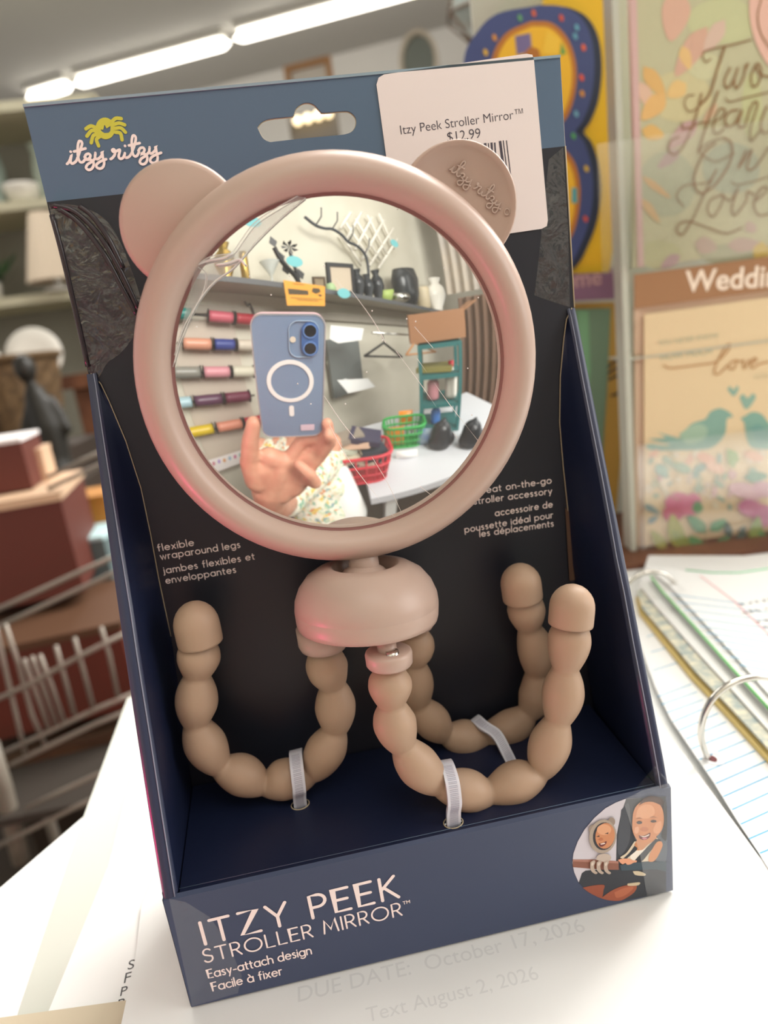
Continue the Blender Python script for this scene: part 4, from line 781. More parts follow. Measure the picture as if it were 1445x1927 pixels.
OUT8 = [(610,30),(690,35),(760,70),(800,140),(812,240),(800,350),(770,430),(745,470),(775,510),(800,590),(808,690),(795,800),(765,890),(720,980),(640,1040),(500,1040),(380,960),(330,800),(340,620),(420,480),(340,350),(330,210),(370,130),(450,60)]
def sc8(pts, s, cx=570, cy=0): return [((a-cx)*s+cx, b) for a, b in pts]
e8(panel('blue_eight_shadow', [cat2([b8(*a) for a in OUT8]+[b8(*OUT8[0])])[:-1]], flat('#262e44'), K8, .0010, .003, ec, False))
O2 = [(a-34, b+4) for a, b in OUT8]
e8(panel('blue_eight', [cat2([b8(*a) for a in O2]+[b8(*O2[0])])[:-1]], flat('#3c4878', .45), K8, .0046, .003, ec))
IN1 = [(545,88),(620,95),(680,150),(710,240),(705,340),(670,430),(600,470),(500,470),(430,420),(400,300),(400,210),(450,130)]
IN2 = [(560,500),(640,520),(700,580),(725,680),(715,800),(680,890),(600,960),(500,950),(430,880),(400,740),(420,600),(480,520)]
LV[0] = 0
for I in (IN1, IN2):
    e8(panel('orange_rim', [cat2([b8(*a) for a in I]+[b8(*I[0])])[:-1]], flat('#b0702a'), K8, .0078, .0002, ec))
    cx = sum(a for a, b in I)/len(I); cy = sum(b for a, b in I)/len(I)
    I2 = [((a-cx)*.88+cx, (b-cy)*.9+cy) for a, b in I]
    e8(panel('yellow_face', [cat2([b8(*a) for a in I2]+[b8(*I2[0])])[:-1]], flat('#e0b02a'), K8, .0081, .0002, ec))
for pts, col in (([(483,140),(540,130),(546,190),(490,205)], '#6f6690'), ([(655,160),(672,200),(650,205)], '#5f9a4c'), ([(515,200),(540,175),(570,185),(580,215),(520,220)], '#a86a2c'), ([(693,682),(712,682),(714,740),(693,740)], '#4f9aa0'), ([(600,120),(650,150),(640,205),(585,200)], '#e4bc3c')):
    o = blob(ec, Pl(K8.o - KN*.0084, KX, (0, 0, 1)), b8, pts, col, False); e8(o)
for x, y, col in ((655, 78, '#c8553e'), (553, 62, '#c8603e'), (737, 178, '#d8633f'), (730, 282, '#d8553a'), (732, 338, '#c98a3a'), (745, 800, '#c8503e'), (712, 110, '#5f9ab0'), (706, 140, '#5f9ab0'), (748, 610, '#c9a83a'), (502, 78, '#5f9a6c'), (375, 195, '#d0a83a'), (700, 490, '#4f9a5c'), (710, 410, '#6aa0b8'), (408, 145, '#c98a3a')):
    o = blob(ec, Pl(K8.o - KN*.0079, KX, (0, 0, 1)), b8, ell(x, y, 8, 13, -20, 8), col, False); e8(o)
wt = [(-0.04147,0.20591),(0.00094,0.20269),(0.0031,0.20587),(0.01114,0.20482),(0.01233,0.18174),(-0.04271,0.18659)]
K6 = Pl(KO + KN*.06, KX, (0, 0, 1))
o_ = tag(panel('divider_tag', [wt], flat('#795a72'), K6, 0, .0012), 'purple divider tag below the number eight card ending in ome', 'tag')
wl = [(-0.05444,0.19479),(-0.00529,0.19031)]
typed('lettering', 'elcome', K6, wl[0], math.dist(*wl), flat('#b3908f'), .0014, o_, off=.01)
gc = [(-0.04025,0.18509),(0.01501,0.17946),(0.0152,0.1501),(0.01144,0.08226),(0.00291,0.01031),(-0.01691,-0.02548),(-0.05351,-0.02054)]
g_ = tag(panel('greeting_card', [gc], flat('#a8883c'), K8, -.006, .006), 'mustard and green card stack in the pocket below the purple tag', 'card')
gg = [(-0.04063,0.1811),(0.00426,0.17602),(-0.00072,0.11864),(-0.00947,0.04007),(-0.05117,0.01771)]
panel('green_front', [gg], flat('#66826a'), K8, .0006, .001, g_)
gg = [(-0.02243,0.1775),(-0.01329,0.17631),(-0.01398,0.12888),(-0.02001,0.09528)]
panel('green_band', [gg], flat('#6f9f78'), K8, .0018, .0003, g_)
for k_, (a, b) in enumerate(((1150, 680), (1148, 697), (1146, 712), (1150, 740))):
    pass
mk = [[(-5e-05,0.1304),(0.00569,0.13469),(0.013,0.13625)],[(-0.00114,0.12504),(0.00545,0.12883),(0.01363,0.13028)],[(0.00126,0.1209),(0.00738,0.12349),(0.01341,0.12439)],[(0.00244,0.10788),(0.00767,0.10892),(0.01286,0.10909)]]
ribbons('black_marks', K8, mk, .0018, flat('#2c2c28'), .0015, g_)
# ================================================================= store behind on the left
lights = thing('ceiling_light', 'row of three bright fluorescent strip fixtures on the ceiling', 'ceiling light', (0, 4.6, 2.04)) if False else None
M_glow = mat('fluorescent_tube', '#ffffff', .5, emit='#fff8ea', estr=6)
M_fix = mat('fixture_white', '#dcdad4', .5)
for k_, (a, b, lab) in enumerate((((-1.43458,5.17279,2.0), (-1.08448,5.01066,2.0), 'short lit fluorescent strip at the far left end of the row'), ((-1.06681,4.99646,2.0), (-0.01957,4.57169,2.0), 'middle lit fluorescent strip above the header card'), ((0.00259,4.53184,2.0), (1.39001,3.96808,2.0), 'nearest lit fluorescent strip running out of the top of the frame'))):
    a = Vector(a); b = Vector(b); d = b-a; c = (a+b)/2
    t = thing('ceiling_light', lab, 'ceiling light', (c.x, c.y, 2.03), math.atan2(d.y, d.x), 'fluorescent strips')
    box('housing', (0, 0, .02), (d.length-.06, .10, .04), M_fix, t); 
    o = lathe('diffuser', [(.001, -d.length/2), (.034, -d.length/2+.05), (.036, -d.length/2+.08), (.036, d.length/2-.08), (.034, d.length/2-.05), (.001, d.length/2)], M_glow, t, 20, (0, 0, -.03), (0, PI/2, 0), .75, 1.0)
# wall-mounted items behind the header
def framed(label, d, name, m, mi, oval=False, ry=0):
    x, y, z, w, h = d; t = thing(name, label, 'frame' if not oval else 'wall mirror', (x, y, z), math.radians(-22))
    P_ = Pl((0, 0, 0), (1, 0, 0), (0, 0, 1))
    if oval:
        panel('frame', [ell(0, h/2, w/2, h/2, 0, 36), ell(0, h/2, w*.40, h*.42, 0, 36)], m, P_, 0, .03, t); panel('glass', [ell(0, h/2, w*.41, h*.43, 0, 36)], mi, P_, 0, .005, t)
    else:
        s = w*.11
        for c, sz in (((0, 0, s/2), (w, .03, s)), ((0, 0, h-s/2), (w, .03, s)), ((-w/2+s/2, 0, h/2), (s, .03, h-2*s)), ((w/2-s/2, 0, h/2), (s, .03, h-2*s))): box('rail', c, sz, m, t)
        box('backing', (0, .01, h/2), (w-s, .006, h-s), mi, t)
    return t
framed('small tan wooden frame leaning on the far wall above the header card', (0.3928,4.2,1.5822,0.2839,0.1483), 'wooden_frame', mat('tan_frame', '#a67a4e', .5), mat('frame_picture', '#c9c2b8', .7))
framed('oval mirror in a whitewashed frame on the far wall', (1.0025,4.0,1.4522,0.2219,0.3085), 'oval_mirror', mat('whitewash', '#cfc4b2', .7), mat('dim_mirror', '#aab4b0', .12, metal=.8), True)
# hanging glass lantern
x, y, z, w, h = (0.5606,1.6,0.801,0.1446,0.1624)
ln = thing('lantern', 'faceted grey glass lantern hanging left of the number eight card', 'lantern', (x, y, z))
nn_ = 6; vs = [(0, 0, 0)] + [(w*.5*math.cos(2*PI*k/6+.3), w*.5*math.sin(2*PI*k/6+.3), h*.45) for k in range(6)] + [(w*.3*math.cos(2*PI*k/6+.3), w*.3*math.sin(2*PI*k/6+.3), h*.95) for k in range(6)]
mesh('glass_panes', vs, [(0, 1+(k+1) % 6, 1+k) for k in range(6)] + [(1+k, 1+(k+1) % 6, 7+(k+1) % 6, 7+k) for k in range(6)], mat('smoked_glass', '#9fa6a2', .1, alpha=.55), ln)
tubes('frame', [([vs[0], vs[1+k]], .004) for k in range(6)] + [([vs[1+k], vs[7+k]], .004) for k in range(6)] + [([vs[1+k], vs[1+(k+1) % 6]], .004) for k in range(6)] + [([vs[7+k], vs[7+(k+1) % 6]], .004) for k in range(6)], mat('lantern_brown', '#6f5a48', .5), ln)
tube('hanging_rod', [(0, 0, h*.95), (0, 0, 2.07-z)], .004, M_wire, ln)
x, y, z, w, h = (0.6377,1.5,0.8071,0.1503,0.0923)
gb = tag(box('gift_bag', (x, y, z+h/2), (w, .08, h), mat('green_bag', '#5f8a58', .6), bev=.004), 'green gift bag behind the number eight card', 'bag')
# four warm globe bulbs seen through the hang hole
x, y, z, w, h = (0.2354,2.6,0.9269,0.1626,0.1052)
vb = thing('vanity_light', 'bar of four warm globe bulbs seen through the hang hole', 'lamp', (x, y, z), -.1)
box('backplate', (0, .04, h*.3), (w*1.15, .02, h*.9), mat('brass_dull', '#6d665c', .4), vb)
box('post', (0, .06, -.35), (.05, .03, .8), mat('brass_dull', '#6d665c', .4), vb)
for k_ in range(4):
    lathe('bulb', [(.0001, -0.017)] + [(0.017*math.sin(a), -0.017*math.cos(a)) for a in [j*PI/8 for j in range(1, 8)]] + [(.0001, 0.017)], mat('warm_bulb', '#ffffff', .5, emit='#ffe2a8', estr=2.2), vb, 14, (-w*.36+k_*w*.24, 0, h*.45+k_*.004))
box('vanity_base', (0, .06, -.95-z), (.4, .3, .4), mat('dark_wood_base', '#4d3a2e', .6), vb)
# shelving unit on the left
SX = (-0.9383,3.0,0.866,0.0021,0.002); 
M_shelf = mat('shelf_cream', '#cdc8ae', .6)
su = thing('store_shelving', 'cream wooden store shelving unit at the far left with glassware and plates', 'shelving', (-1.15, 3.1, -1.15))
zA = 0.856+1.15; zB = 0.5003+1.15; zT = 1.2048+1.15; zC = .85
for zz in (zT, zA, zB, zC, .4): box('shelf_board', (0, 0, zz), (1.15, .42, .035), M_shelf, su)
for xx in (-.57, .57): box('upright', (xx, 0, (zT)/2), (.04, .42, zT), M_shelf, su)
box('shelving_back', (0, .20, zT/2), (1.14, .02, zT), mat('shelf_back', '#8f8c80', .7), su)
def on(px, zz, yy=2.97, wpx=1, hpx=1): 
    return None
def vase(name, label, cat, x, y, z, prof, m, group=None, sc=1):
    o = lathe(name, [(r*sc, h*sc) for r, h in prof], m, None, 20, (x, y, z)); return tag(o, label, cat, group)
G1 = mat('clear_green_glass', '#b7c4b4', .1, alpha=.6); G2 = mat('smoke_vase', '#8d9a90', .2); G3 = mat('white_ceramic', '#e4e0d6', .3)
bowl = [(.001, 0), (.03, 0), (.05, .02), (.06, .05), (.058, .055), (.045, .03)]
jar = [(.001, 0), (.045, 0), (.05, .01), (.05, .11), (.03, .14), (.03, .17), (.001, .17)]
tall = [(.001, 0), (.04, 0), (.03, .02), (.045, .12), (.03, .2), (.04, .24), (.037, .24)]
zz = zA-1.15+.018
for i_, (dx, pr, m_, lab, nm, ct, s_) in enumerate(((-.10, jar, G1, 'pale green glass jar on the upper store shelf by the header edge', 'glass_jar', 'jar', 1.2), (-.0, tall, G2, 'grey-green vase on the upper store shelf', 'vase', 'vase', 1.1), (.10, bowl, G3, 'white bowl on the upper store shelf', 'bowl', 'bowl', 1.3), (.19, tall, G1, 'slim clear glass vase near the right end of the upper shelf', 'vase', 'vase', .9))):
    vase(nm, lab, ct, -1.05+dx, 2.98, zz, pr, m_, None, s_)
x0, y0, z0, w0, h0 = (-0.8784,2.75,0.5122,0.1971,0.2284)
zz = zB-1.15+.018
lm = thing('lamp', 'pleated pale cone lampshade standing on the middle store shelf', 'lamp', (x0, 2.9, zz))
V = []; F = []
for k in range(48):
    a = 2*PI*k/48; r = 1+(.03 if k % 2 else 0); V += [(.115*r*math.cos(a), .115*r*math.sin(a), .04), (.05*r*math.cos(a), .05*r*math.sin(a), .30)]
F = [(2*k, (2*k+2) % 96, (2*k+3) % 96, 2*k+1) for k in range(48)]
mesh('lamp_shade', V, F, mat('shade_linen', '#d8c8b2', .8), lm); lathe('base', [(.06, 0), (.06, .01), (.015, .02), (.02, .1), (.001, .12)], G3, lm, 16)
def leaf_plant(x, y, z, label, n, L, col, name='trailing_plant'):
    t = thing(name, label, 'plant', (x, y, z)); lathe('pot', [(.001, 0), (.04, 0), (.05, .07), (.046, .07), (.001, .06)], G3, t, 16)
    for i in range(n):
        a = random.uniform(0, 2*PI); r = random.uniform(.3, 1)*L; h = .07+random.uniform(.2, 1)*L*.8; w_ = L*.12
        c = Vector((math.cos(a)*r, math.sin(a)*r, h)); s = Vector((-math.sin(a), math.cos(a), 0))*w_
        mesh('leaf', [(0, 0, .06), tuple(c*.6+s), tuple(c), tuple(c*.6-s)], [(0, 1, 2, 3)], mat(col, col, .6), t)
    return t
leaf_plant(-1.17, 2.95, zB-1.15+.018, 'dark green leafy plant left of the lampshade', 26, .16, '#3f5a3c', 'potted_plant')
leaf_plant(-1.20, 2.9, zT-1.15+.018, 'small bright green plant on top of the store shelving', 26, .12, '#5f9a5a', 'potted_plant')
# plates, basket, bust on the third shelf
x0, y0, z0, w0, h0 = (-0.7904,2.2,0.2004,0.1719,0.1872)
stt = thing('display_table', 'brown wood display table carrying the plates and basket at the left', 'table', (-1.0, 2.1, -1.15))
tz = z0+1.15-.02; box('table_top', (-.05, .1, tz-.02), (.95, .55, .04), M_wood, stt)
for ax, ay in ((-.48, -.12), (.38, -.12), (-.48, .32), (.38, .32)): box('leg', (ax, ay, (tz-.04)/2), (.05, .05, tz-.04), M_wood, stt)
def plate(x, y, z, r, label, tilt):
    o = lathe('plate', [(.001, 0), (r*.6, 0), (r, r*.12), (r*.98, r*.16), (r*.58, r*.05), (.001, r*.05)], G3, None, 32, (x, y, z), (tilt, 0, .1)); return tag(o, label, 'plate', None)
plate(x0, 2.15, z0+.055, .085, 'large white plate standing upright nearest the box at left', PI/2-.2)
plate(x0-.16, 2.12, z0+.05, .07, 'white plate leaning at the far left edge', PI/2-.25)
xb, yb, zb, wb, hb = (-0.6624,1.5,0.0106,0.1756,0.2259)
wk = thing('wicker_basket', 'large dark brown wicker basket behind the boxes at left', 'basket', (xb-.03, 1.62, zb))
V = []; F = []
rws = 9; nn_ = 24
for i in range(rws):
    for k in range(nn_):
        a = 2*PI*k/nn_; r = .095*(1+.35*i/rws)+(.004 if (i+k) % 2 else 0); V.append((r*math.cos(a), r*math.sin(a), hb*i/(rws-1)))
for i in range(rws-1):
    for k in range(nn_): F.append((i*nn_+k, i*nn_+(k+1) % nn_, (i+1)*nn_+(k+1) % nn_, (i+1)*nn_+k))
mesh('wicker_weave', V, F, mat('wicker', '#6a5236', .8, noise='#4a3722', scale=60), wk)
tube('rim', [(.129*math.cos(2*PI*k/24), .129*math.sin(2*PI*k/24), hb) for k in range(24)], .008, mat('wicker_rim', '#5a4429', .8), wk, 6, closed=True)
prism_b = lathe('bottom', [(.001, .002), (.095, .002)], mat('wicker_rim', '#5a4429', .8), wk, 24)
bt = thing('display_stand', 'low dark wooden stand under the wicker basket', 'stand', (xb, 1.65, -1.15)); box('stand_body', (-.06, 0, (zb+1.15)/2), (.30, .4, zb+1.15), mat('dark_stand', '#352920', .7), bt)
# dark statuette
xs_, ys_, zs_, ws_, hs_ = (-0.5341,1.35,-0.0384,0.0765,0.259)
remesh_s = remesh('statuette', [((0, 0, .0), (0, 0, .03), .042, .036), ((0, 0, .03), (.005, 0, .12), .03, .034), ((.005, 0, .12), (-.005, 0, .19), .034, .022), ((-.02, 0, .17), (-.05, -.01, .1), .012, .01), ((.025, 0, .17), (.045, -.01, .11), .012, .01), ((-.008, 0, .19), (-.01, 0, .22), .010, .010)], mat('dark_bronze', '#25231f', .45), .006, None, 3, [((-.012, 0, .245), (.022, .024, .03))])
remesh_s.location = (xs_, 1.34, zs_); tag(remesh_s, 'dark bronze statuette standing beside the wicker basket', 'statue')
o_ = thing('display_stand', 'narrow dark stand under the bronze statuette', 'stand', (xs_, 1.36, -1.15)); box('stand_body', (0, 0, (zs_+1.15)/2), (.11, .2, zs_+1.15), mat('dark_stand', '#352920', .7), o_)
# shopping cart with brown boxes
M_bx = mat('oxblood_box', '#5c2c23', .6); M_bxt = mat('box_lid_cream', '#c9a98c', .7)
def carton(label, d, dep, m, rz=.0, top=None, group=None):
    x, y, z, w, h = d; t = thing('gift_box', label, 'box', (x, y+dep/2, z), rz, group); box('box_body', (0, 0, h*.46), (w, dep, h*.92), m, t); box('box_lid', (0, 0, h*.96), (w*1.03, dep*1.03, h*.08), top or M_bxt, t); return t
carton('big oxblood box with a pale lid at the left', (-0.4615,0.82,-0.1322,0.1665,0.155), .20, M_bx, .12)
carton('small oxblood box with a white lid stacked on the big one', (-0.4688,0.88,0.0252,0.0845,0.0771), .12, M_bx, .12, mat('white_lid', '#e5e0e0', .6))
carton('pale pink carton standing on the big oxblood box', (-0.4439,0.95,-0.0078,0.0416,0.0836), .07, M_bxt, .12, M_bxt)
carton('light blue box low behind the display box', (-0.3887,0.95,-0.1607,0.0759,0.0812), .14, mat('slate_box', '#5f6f70', .6), -.1, mat('ice_blue_lid', '#b5d3d6', .6))
carton('row of dark red boxes inside the cart', (-0.422,0.72,-0.2831,0.2205,0.1311), .2, mat('dark_red_box', '#5a2417', .6), .12, mat('brown_lid', '#553824', .7))
carton('tan patterned box under the red boxes', (-0.4394,0.72,-0.41,0.1999,0.0996), .2, mat('tan_box', '#463224', .7, noise='#5f462f', scale=25), .12, mat('tan_box2', '#4d3827', .7))
carton('orange wooden crate behind the boxes at left', (-0.4101,1.05,-0.1015,0.0812,0.0714), .1, mat('orange_crate', '#b0762e', .6), .0, mat('orange_crate', '#b0762e', .6))
ct = thing('shopping_cart', 'grey wire shopping cart at the left full of boxes', 'cart', (0, 0, -1.15))
RL = [[(-0.44804,0.66,-0.09206),(-0.3674,0.66,-0.06965),(-0.29956,0.66,-0.05019),(-0.20425,0.66,-0.02434)],[(-0.45427,0.66,-0.11438),(-0.37296,0.66,-0.09124),(-0.27722,0.66,-0.06347),(-0.20856,0.66,-0.04446)],[(-0.44711,0.6,-0.18147),(-0.36947,0.6,-0.15845),(-0.30975,0.6,-0.1363),(-0.23746,0.6,-0.11317)],[(-0.4211,0.6,-0.2401),(-0.36831,0.6,-0.22524),(-0.30838,0.6,-0.20748),(-0.22908,0.6,-0.18872)],[(-0.41998,0.6,-0.25887),(-0.37305,0.6,-0.244),(-0.3128,0.6,-0.2262),(-0.23354,0.6,-0.20951)],[(-0.41749,0.6,-0.32029),(-0.36995,0.6,-0.30667),(-0.3155,0.6,-0.29155),(-0.24724,0.6,-0.27345)],[(-0.47424,0.6,-0.36844),(-0.41918,0.6,-0.35117),(-0.3639,0.6,-0.33383),(-0.2814,0.6,-0.31138)],[(-0.38199,0.85,0.04305),(-0.32127,0.85,0.06187),(-0.24464,0.85,0.08308)],[(-0.38625,0.85,0.02618),(-0.32548,0.85,0.04427),(-0.24836,0.85,0.06628)]]
VR = [[(-0.38956,0.6,-0.08272),(-0.39333,0.6,-0.13601),(-0.39699,0.6,-0.19485),(-0.40014,0.6,-0.24874)],[(-0.37881,0.6,-0.08155),(-0.37761,0.6,-0.13245),(-0.37985,0.6,-0.1987),(-0.37566,0.6,-0.2397)],[(-0.37029,0.6,-0.12712),(-0.36806,0.6,-0.17636),(-0.36575,0.6,-0.22729)],[(-0.36101,0.6,-0.12563),(-0.35893,0.6,-0.16424),(-0.35645,0.6,-0.22211)],[(-0.35204,0.6,-0.12544),(-0.3492,0.6,-0.16634),(-0.34743,0.6,-0.22052)],[(-0.33226,0.6,-0.1179),(-0.33267,0.6,-0.15584),(-0.33352,0.6,-0.20911)],[(-0.30993,0.6,-0.11223),(-0.31006,0.6,-0.15015),(-0.31051,0.6,-0.20339)],[(-0.27814,0.6,-0.10503),(-0.2771,0.6,-0.13962),(-0.27953,0.6,-0.19578)]]
def cpart(o): o.matrix_parent_inverse = Matrix.Translation((0, 0, 1.15)); return o
for q in RL: cpart(tube('rail', q, .0032, M_wire, ct, 8))
for q in VR: cpart(tube('wire', q, .0026, M_wire, ct, 6))
pst = [(-0.4464,0.62,-0.23648),(-0.44716,0.62,-0.29727),(-0.45098,0.62,-0.35968),(-0.45394,0.62,-0.40808)]
cpart(tube('post', pst, .011, mat('cart_post', '#7d776c', .4), ct, 10))
for xx, yy in ((-.62, .62), (-.2, .62), (-.62, 1.05), (-.2, 1.05)):
    cpart(tube('frame_leg', [(xx, yy, -.34), (xx, yy, -1.08)], .01, M_wire, ct, 8)); cpart(lathe('wheel', [(.001, -.012), (.045, -.012), (.05, 0), (.045, .012), (.001, .012)], M_black, ct, 20, (xx, yy, -1.10), (PI/2, 0, 0)))
cpart(box('cart_floor', (-.41, .83, -.335), (.46, .46, .01), mat('cart_floor_dark', '#3a342e', .7), ct))
# ================================================================= behind the camera (all of it seen in the mirror)
CM = Matrix(((CR[0], CU[0], CB[0], CL[0]), (CR[1], CU[1], CB[1], CL[1]), (CR[2], CU[2], CB[2], CL[2]), (0, 0, 0, 1)))
def cw(r, u, b=0): return CM @ Vector((r, u, b))      # right, up, back of the camera -> world
phn = thing('smartphone', 'pale blue smartphone in a clear case with a white charging ring', 'phone')
phn.matrix_world = CM @ Matrix.Translation((-.0210, -.0575, .0045))
PW_, PH_ = .0735, .1470
def rrect(w, h, r, n=7):
    P = []
    for cx, cy, a0 in ((w/2-r, h/2-r, 0), (-w/2+r, h/2-r, 90), (-w/2+r, -h/2+r, 180), (w/2-r, -h/2+r, 270)):
        for k in range(n+1): a = math.radians(a0+90*k/n); P.append((cx+r*math.cos(a), cy+r*math.sin(a)))
    return P
# local plane whose normal faces the mirror (-Z of the camera's local frame)
PP_ = Pl((0, 0, 0), (-1, 0, 0), (0, 1, 0))
M_ph = mat('pale_blue_phone_glass', '#71839c', .25); M_case = mat('clear_case', '#c3c9cc', .15, alpha=.35)
panel('phone_body', [rrect(PW_-.003, PH_-.003, .0105)], M_ph, PP_, -.0080, .0080, phn)
panel('clear_case', [rrect(PW_, PH_, .0120), rrect(PW_-.003, PH_-.003, .0105)], M_case, PP_, -.0085, .0092, phn)
panel('case_edge', [rrect(PW_+.0002, PH_+.0002, .0121), rrect(PW_-.0006, PH_-.0006, .0117)], mat('pinkish_case_edge', '#b58f98', .3), PP_, -.008, .0080, phn)
lx = -.0210; ox = -lx   # lens offset from the phone centre, in the mirrored plane u = -x
def pl_(x, y): return (-x, y)
panel('charging_ring', [[pl_(q[0], q[1]+.0025) for q in ell(0, 0, .0250, .0250, 0, 48)], [pl_(q[0], q[1]+.0025) for q in ell(0, 0, .0205, .0205, 0, 48)]], mat('ring_white', '#dedbd6', .4), PP_, .0002, .0006, phn)
panel('charging_bar', [[pl_(q[0], q[1]-.0345) for q in rrect(.0056, .0145, .0027)]], mat('ring_white', '#dedbd6', .4), PP_, .0002, .0006, phn)
panel('case_label', [[pl_(q[0]+.018, q[1]-.0590) for q in rrect(.0165, .0090, .001)]], mat('label_pink', '#c9b3bf', .5), PP_, .0010, .0003, phn)
pil = [(q[0]+.0210, q[1]+.0575-.0088) for q in rrect(.0170, .0345, .0084, 10)]
bump = panel('camera_bump', [[pl_(*q) for q in pil]], mat('bump_blue', '#3f5f92', .3), PP_, .0002, .0020, phn)
for yy in (0, -.0176):
    t_ = panel('lens_ring', [[pl_(q[0]+.0210, q[1]+.0575+yy) for q in ell(0, 0, .0072, .0072, 0, 28)], [pl_(q[0]+.0210, q[1]+.0575+yy) for q in ell(0, 0, .0060, .0060, 0, 28)]], mat('lens_ring_blue', '#5c7cae', .25), PP_, .0022, .0011, phn)
    panel('lens_glass', [[pl_(q[0]+.0210, q[1]+.0575+yy) for q in ell(0, 0, .0060, .0060, 0, 28)]], mat('lens_black', '#15181d', .08), PP_, .0018, .0007, t_)
panel('flash', [[pl_(q[0]+.004, q[1]+.0575-.009) for q in ell(0, 0, .0030, .0030, 0, 20)]], mat('flash_cream', '#c9c0ae', .3), PP_, .0002, .0006, phn)
panel('case_bump_rim', [[pl_(q[0]+.0150, q[1]+.0575-.0088) for q in rrect(.030, .0370, .0095, 8)], [pl_(q[0]+.0150, q[1]+.0575-.0088) for q in rrect(.0288, .0358, .0089, 8)]], mat('case_rim_light', '#9fb0c2', .2), PP_, .0002, .0012, phn)
# the person holding it -------------------------------------------------------
HC = Vector((-0.13954,-0.75787,0.0257))
per = thing('person', 'person in a multicoloured speckled blouse holding the smartphone up to the mirror', 'person', (HC.x, HC.y, -1.15))
def pr(o): o.matrix_parent_inverse = Matrix.Translation(-Vector(per.location)); return o
M_skin = mat('skin', '#d09a80', .5, sss=.15, noise='#c68a72', scale=60)
sk = lambda x, y, z: Vector((HC.x+x, HC.y+y, HC.z+z))
wr_ = cw(-.066, -.285, .005); wrl = cw(-.062, -.33, .02)
pc = lambda r, u, b: cw(r, u, b)
elb = cw(-.04, -.47, .15)
caps = [ # torso core, neck, arms (mostly under the blouse)
 (sk(0, 0, -.26), sk(0, -.01, -.10), .07, .052), (sk(0, 0, -.30), sk(.0, .02, -.56), .11, .12), (sk(-.09, 0, -.28), sk(.09, 0, -.28), .06, .06),
 (sk(.09, 0, -.34), elb, .044, .038), (elb, wrl, .042, .029), (wrl, wr_, .029, .026),
 (sk(-.17, 0, -.27), sk(-.20, .03, -.55), .046, .038), (sk(-.20, .03, -.52), sk(-.17, .16, -.56), .037, .027), (sk(-.17, .16, -.56), sk(-.14, .22, -.56), .026, .02),
 (sk(0, .02, -.62), sk(0, .02, -.56), .13, .12), (sk(.09, .02, -.64), sk(.12, .38, -.64), .085, .06), (sk(-.09, .02, -.64), sk(-.12, .38, -.64), .085, .06),
 (sk(.12, .38, -.64), sk(.12, .36, -1.08), .058, .035), (sk(-.12, .38, -.64), sk(-.12, .36, -1.08), .058, .035), (sk(.12, .34, -1.14), sk(.13, .50, -1.16), .035, .03), (sk(-.12, .34, -1.14), sk(-.13, .50, -1.16), .035, .03),
 (sk(.12, .36, -1.08), sk(.12, .34, -1.14), .034, .035), (sk(-.12, .36, -1.08), sk(-.12, .34, -1.14), .034, .035),
 # palm: heel, sides, base of thumb
 (wr_, pc(-.063, -.245, .004), .026, .028), (pc(-.063, -.245, .004), pc(-.040, -.195, .010), .028, .019), (pc(-.045, -.245, .004), pc(-.018, -.20, .010), .024, .017), (pc(-.06, -.24, .006), pc(-.066, -.195, .008), .026, .020),
 (pc(-.030, -.19, .012), pc(-.055, -.175, .012), .016, .016), (pc(-.028, -.235, .004), pc(-.006, -.205, .006), .020, .016),
 # thumb up along the left edge of the phone
 (pc(-.076, -.215, .000), pc(-.082, -.176, .004), .019, .0135), (pc(-.082, -.176, .004), pc(-.075, -.140, .008), .0125, .0115), (pc(-.075, -.140, .008), pc(-.067, -.112, .009), .0112, .0092),
 # index and middle reach up the right edge, tips in front of the glass
 (pc(-.020, -.195, .012), pc(.010, -.165, .016), .0115, .0098), (pc(.010, -.165, .016), pc(.024, -.130, .012), .0096, .0088), (pc(.024, -.130, .012), pc(.0205, -.112, .004), .0086, .0074),
 (pc(-.008, -.205, .008), pc(.014, -.172, .008), .0112, .0098), (pc(.014, -.172, .008), pc(.026, -.140, .002), .0096, .0088), (pc(.026, -.140, .002), pc(.0215, -.125, -.004), .0084, .0076),
 # ring finger under the phone
 (pc(-.030, -.185, .014), pc(-.010, -.152, .020), .011, .0095), (pc(-.010, -.152, .020), pc(.006, -.144, .016), .0094, .0085),
 # little finger curled forward
 (pc(-.004, -.215, .002), pc(.005, -.205, -.016), .0105, .0096), (pc(.005, -.205, -.016), pc(-.004, -.180, -.018), .0094, .0086), (pc(-.004, -.180, -.018), pc(-.0165, -.168, -.010), .0084, .0074),
]
hd = [((HC.x, HC.y, HC.z), (.074, .092, .105)), ((HC.x, HC.y+.045, HC.z-.065), (.05, .04, .05)), ((HC.x, HC.y+.094, HC.z-.022), (.012, .016, .022)), ((HC.x-.077, HC.y, HC.z-.01), (.010, .016, .030)), ((HC.x+.077, HC.y, HC.z-.01), (.010, .016, .030))]
body = pr(remesh('body', caps, M_skin, .0032, per, 3, hd))
M_blo = bpy.data.materials.new('speckled_blouse'); M_blo.use_nodes = True; nt = M_blo.node_tree; b = nt.nodes['Principled BSDF']; b.inputs['Roughness'].default_value = .85
tc = nt.nodes.new('ShaderNodeTexCoord'); vo = nt.nodes.new('ShaderNodeTexVoronoi'); vo.inputs['Scale'].default_value = 85; nz = nt.nodes.new('ShaderNodeTexNoise'); nz.inputs['Scale'].default_value = 30
ad = nt.nodes.new('ShaderNodeMixRGB'); ad.inputs[0].default_value = .03; nt.links.new(tc.outputs['Object'], ad.inputs[1]); nt.links.new(nz.outputs['Color'], ad.inputs[2]); nt.links.new(ad.outputs[0], vo.inputs['Vector'])
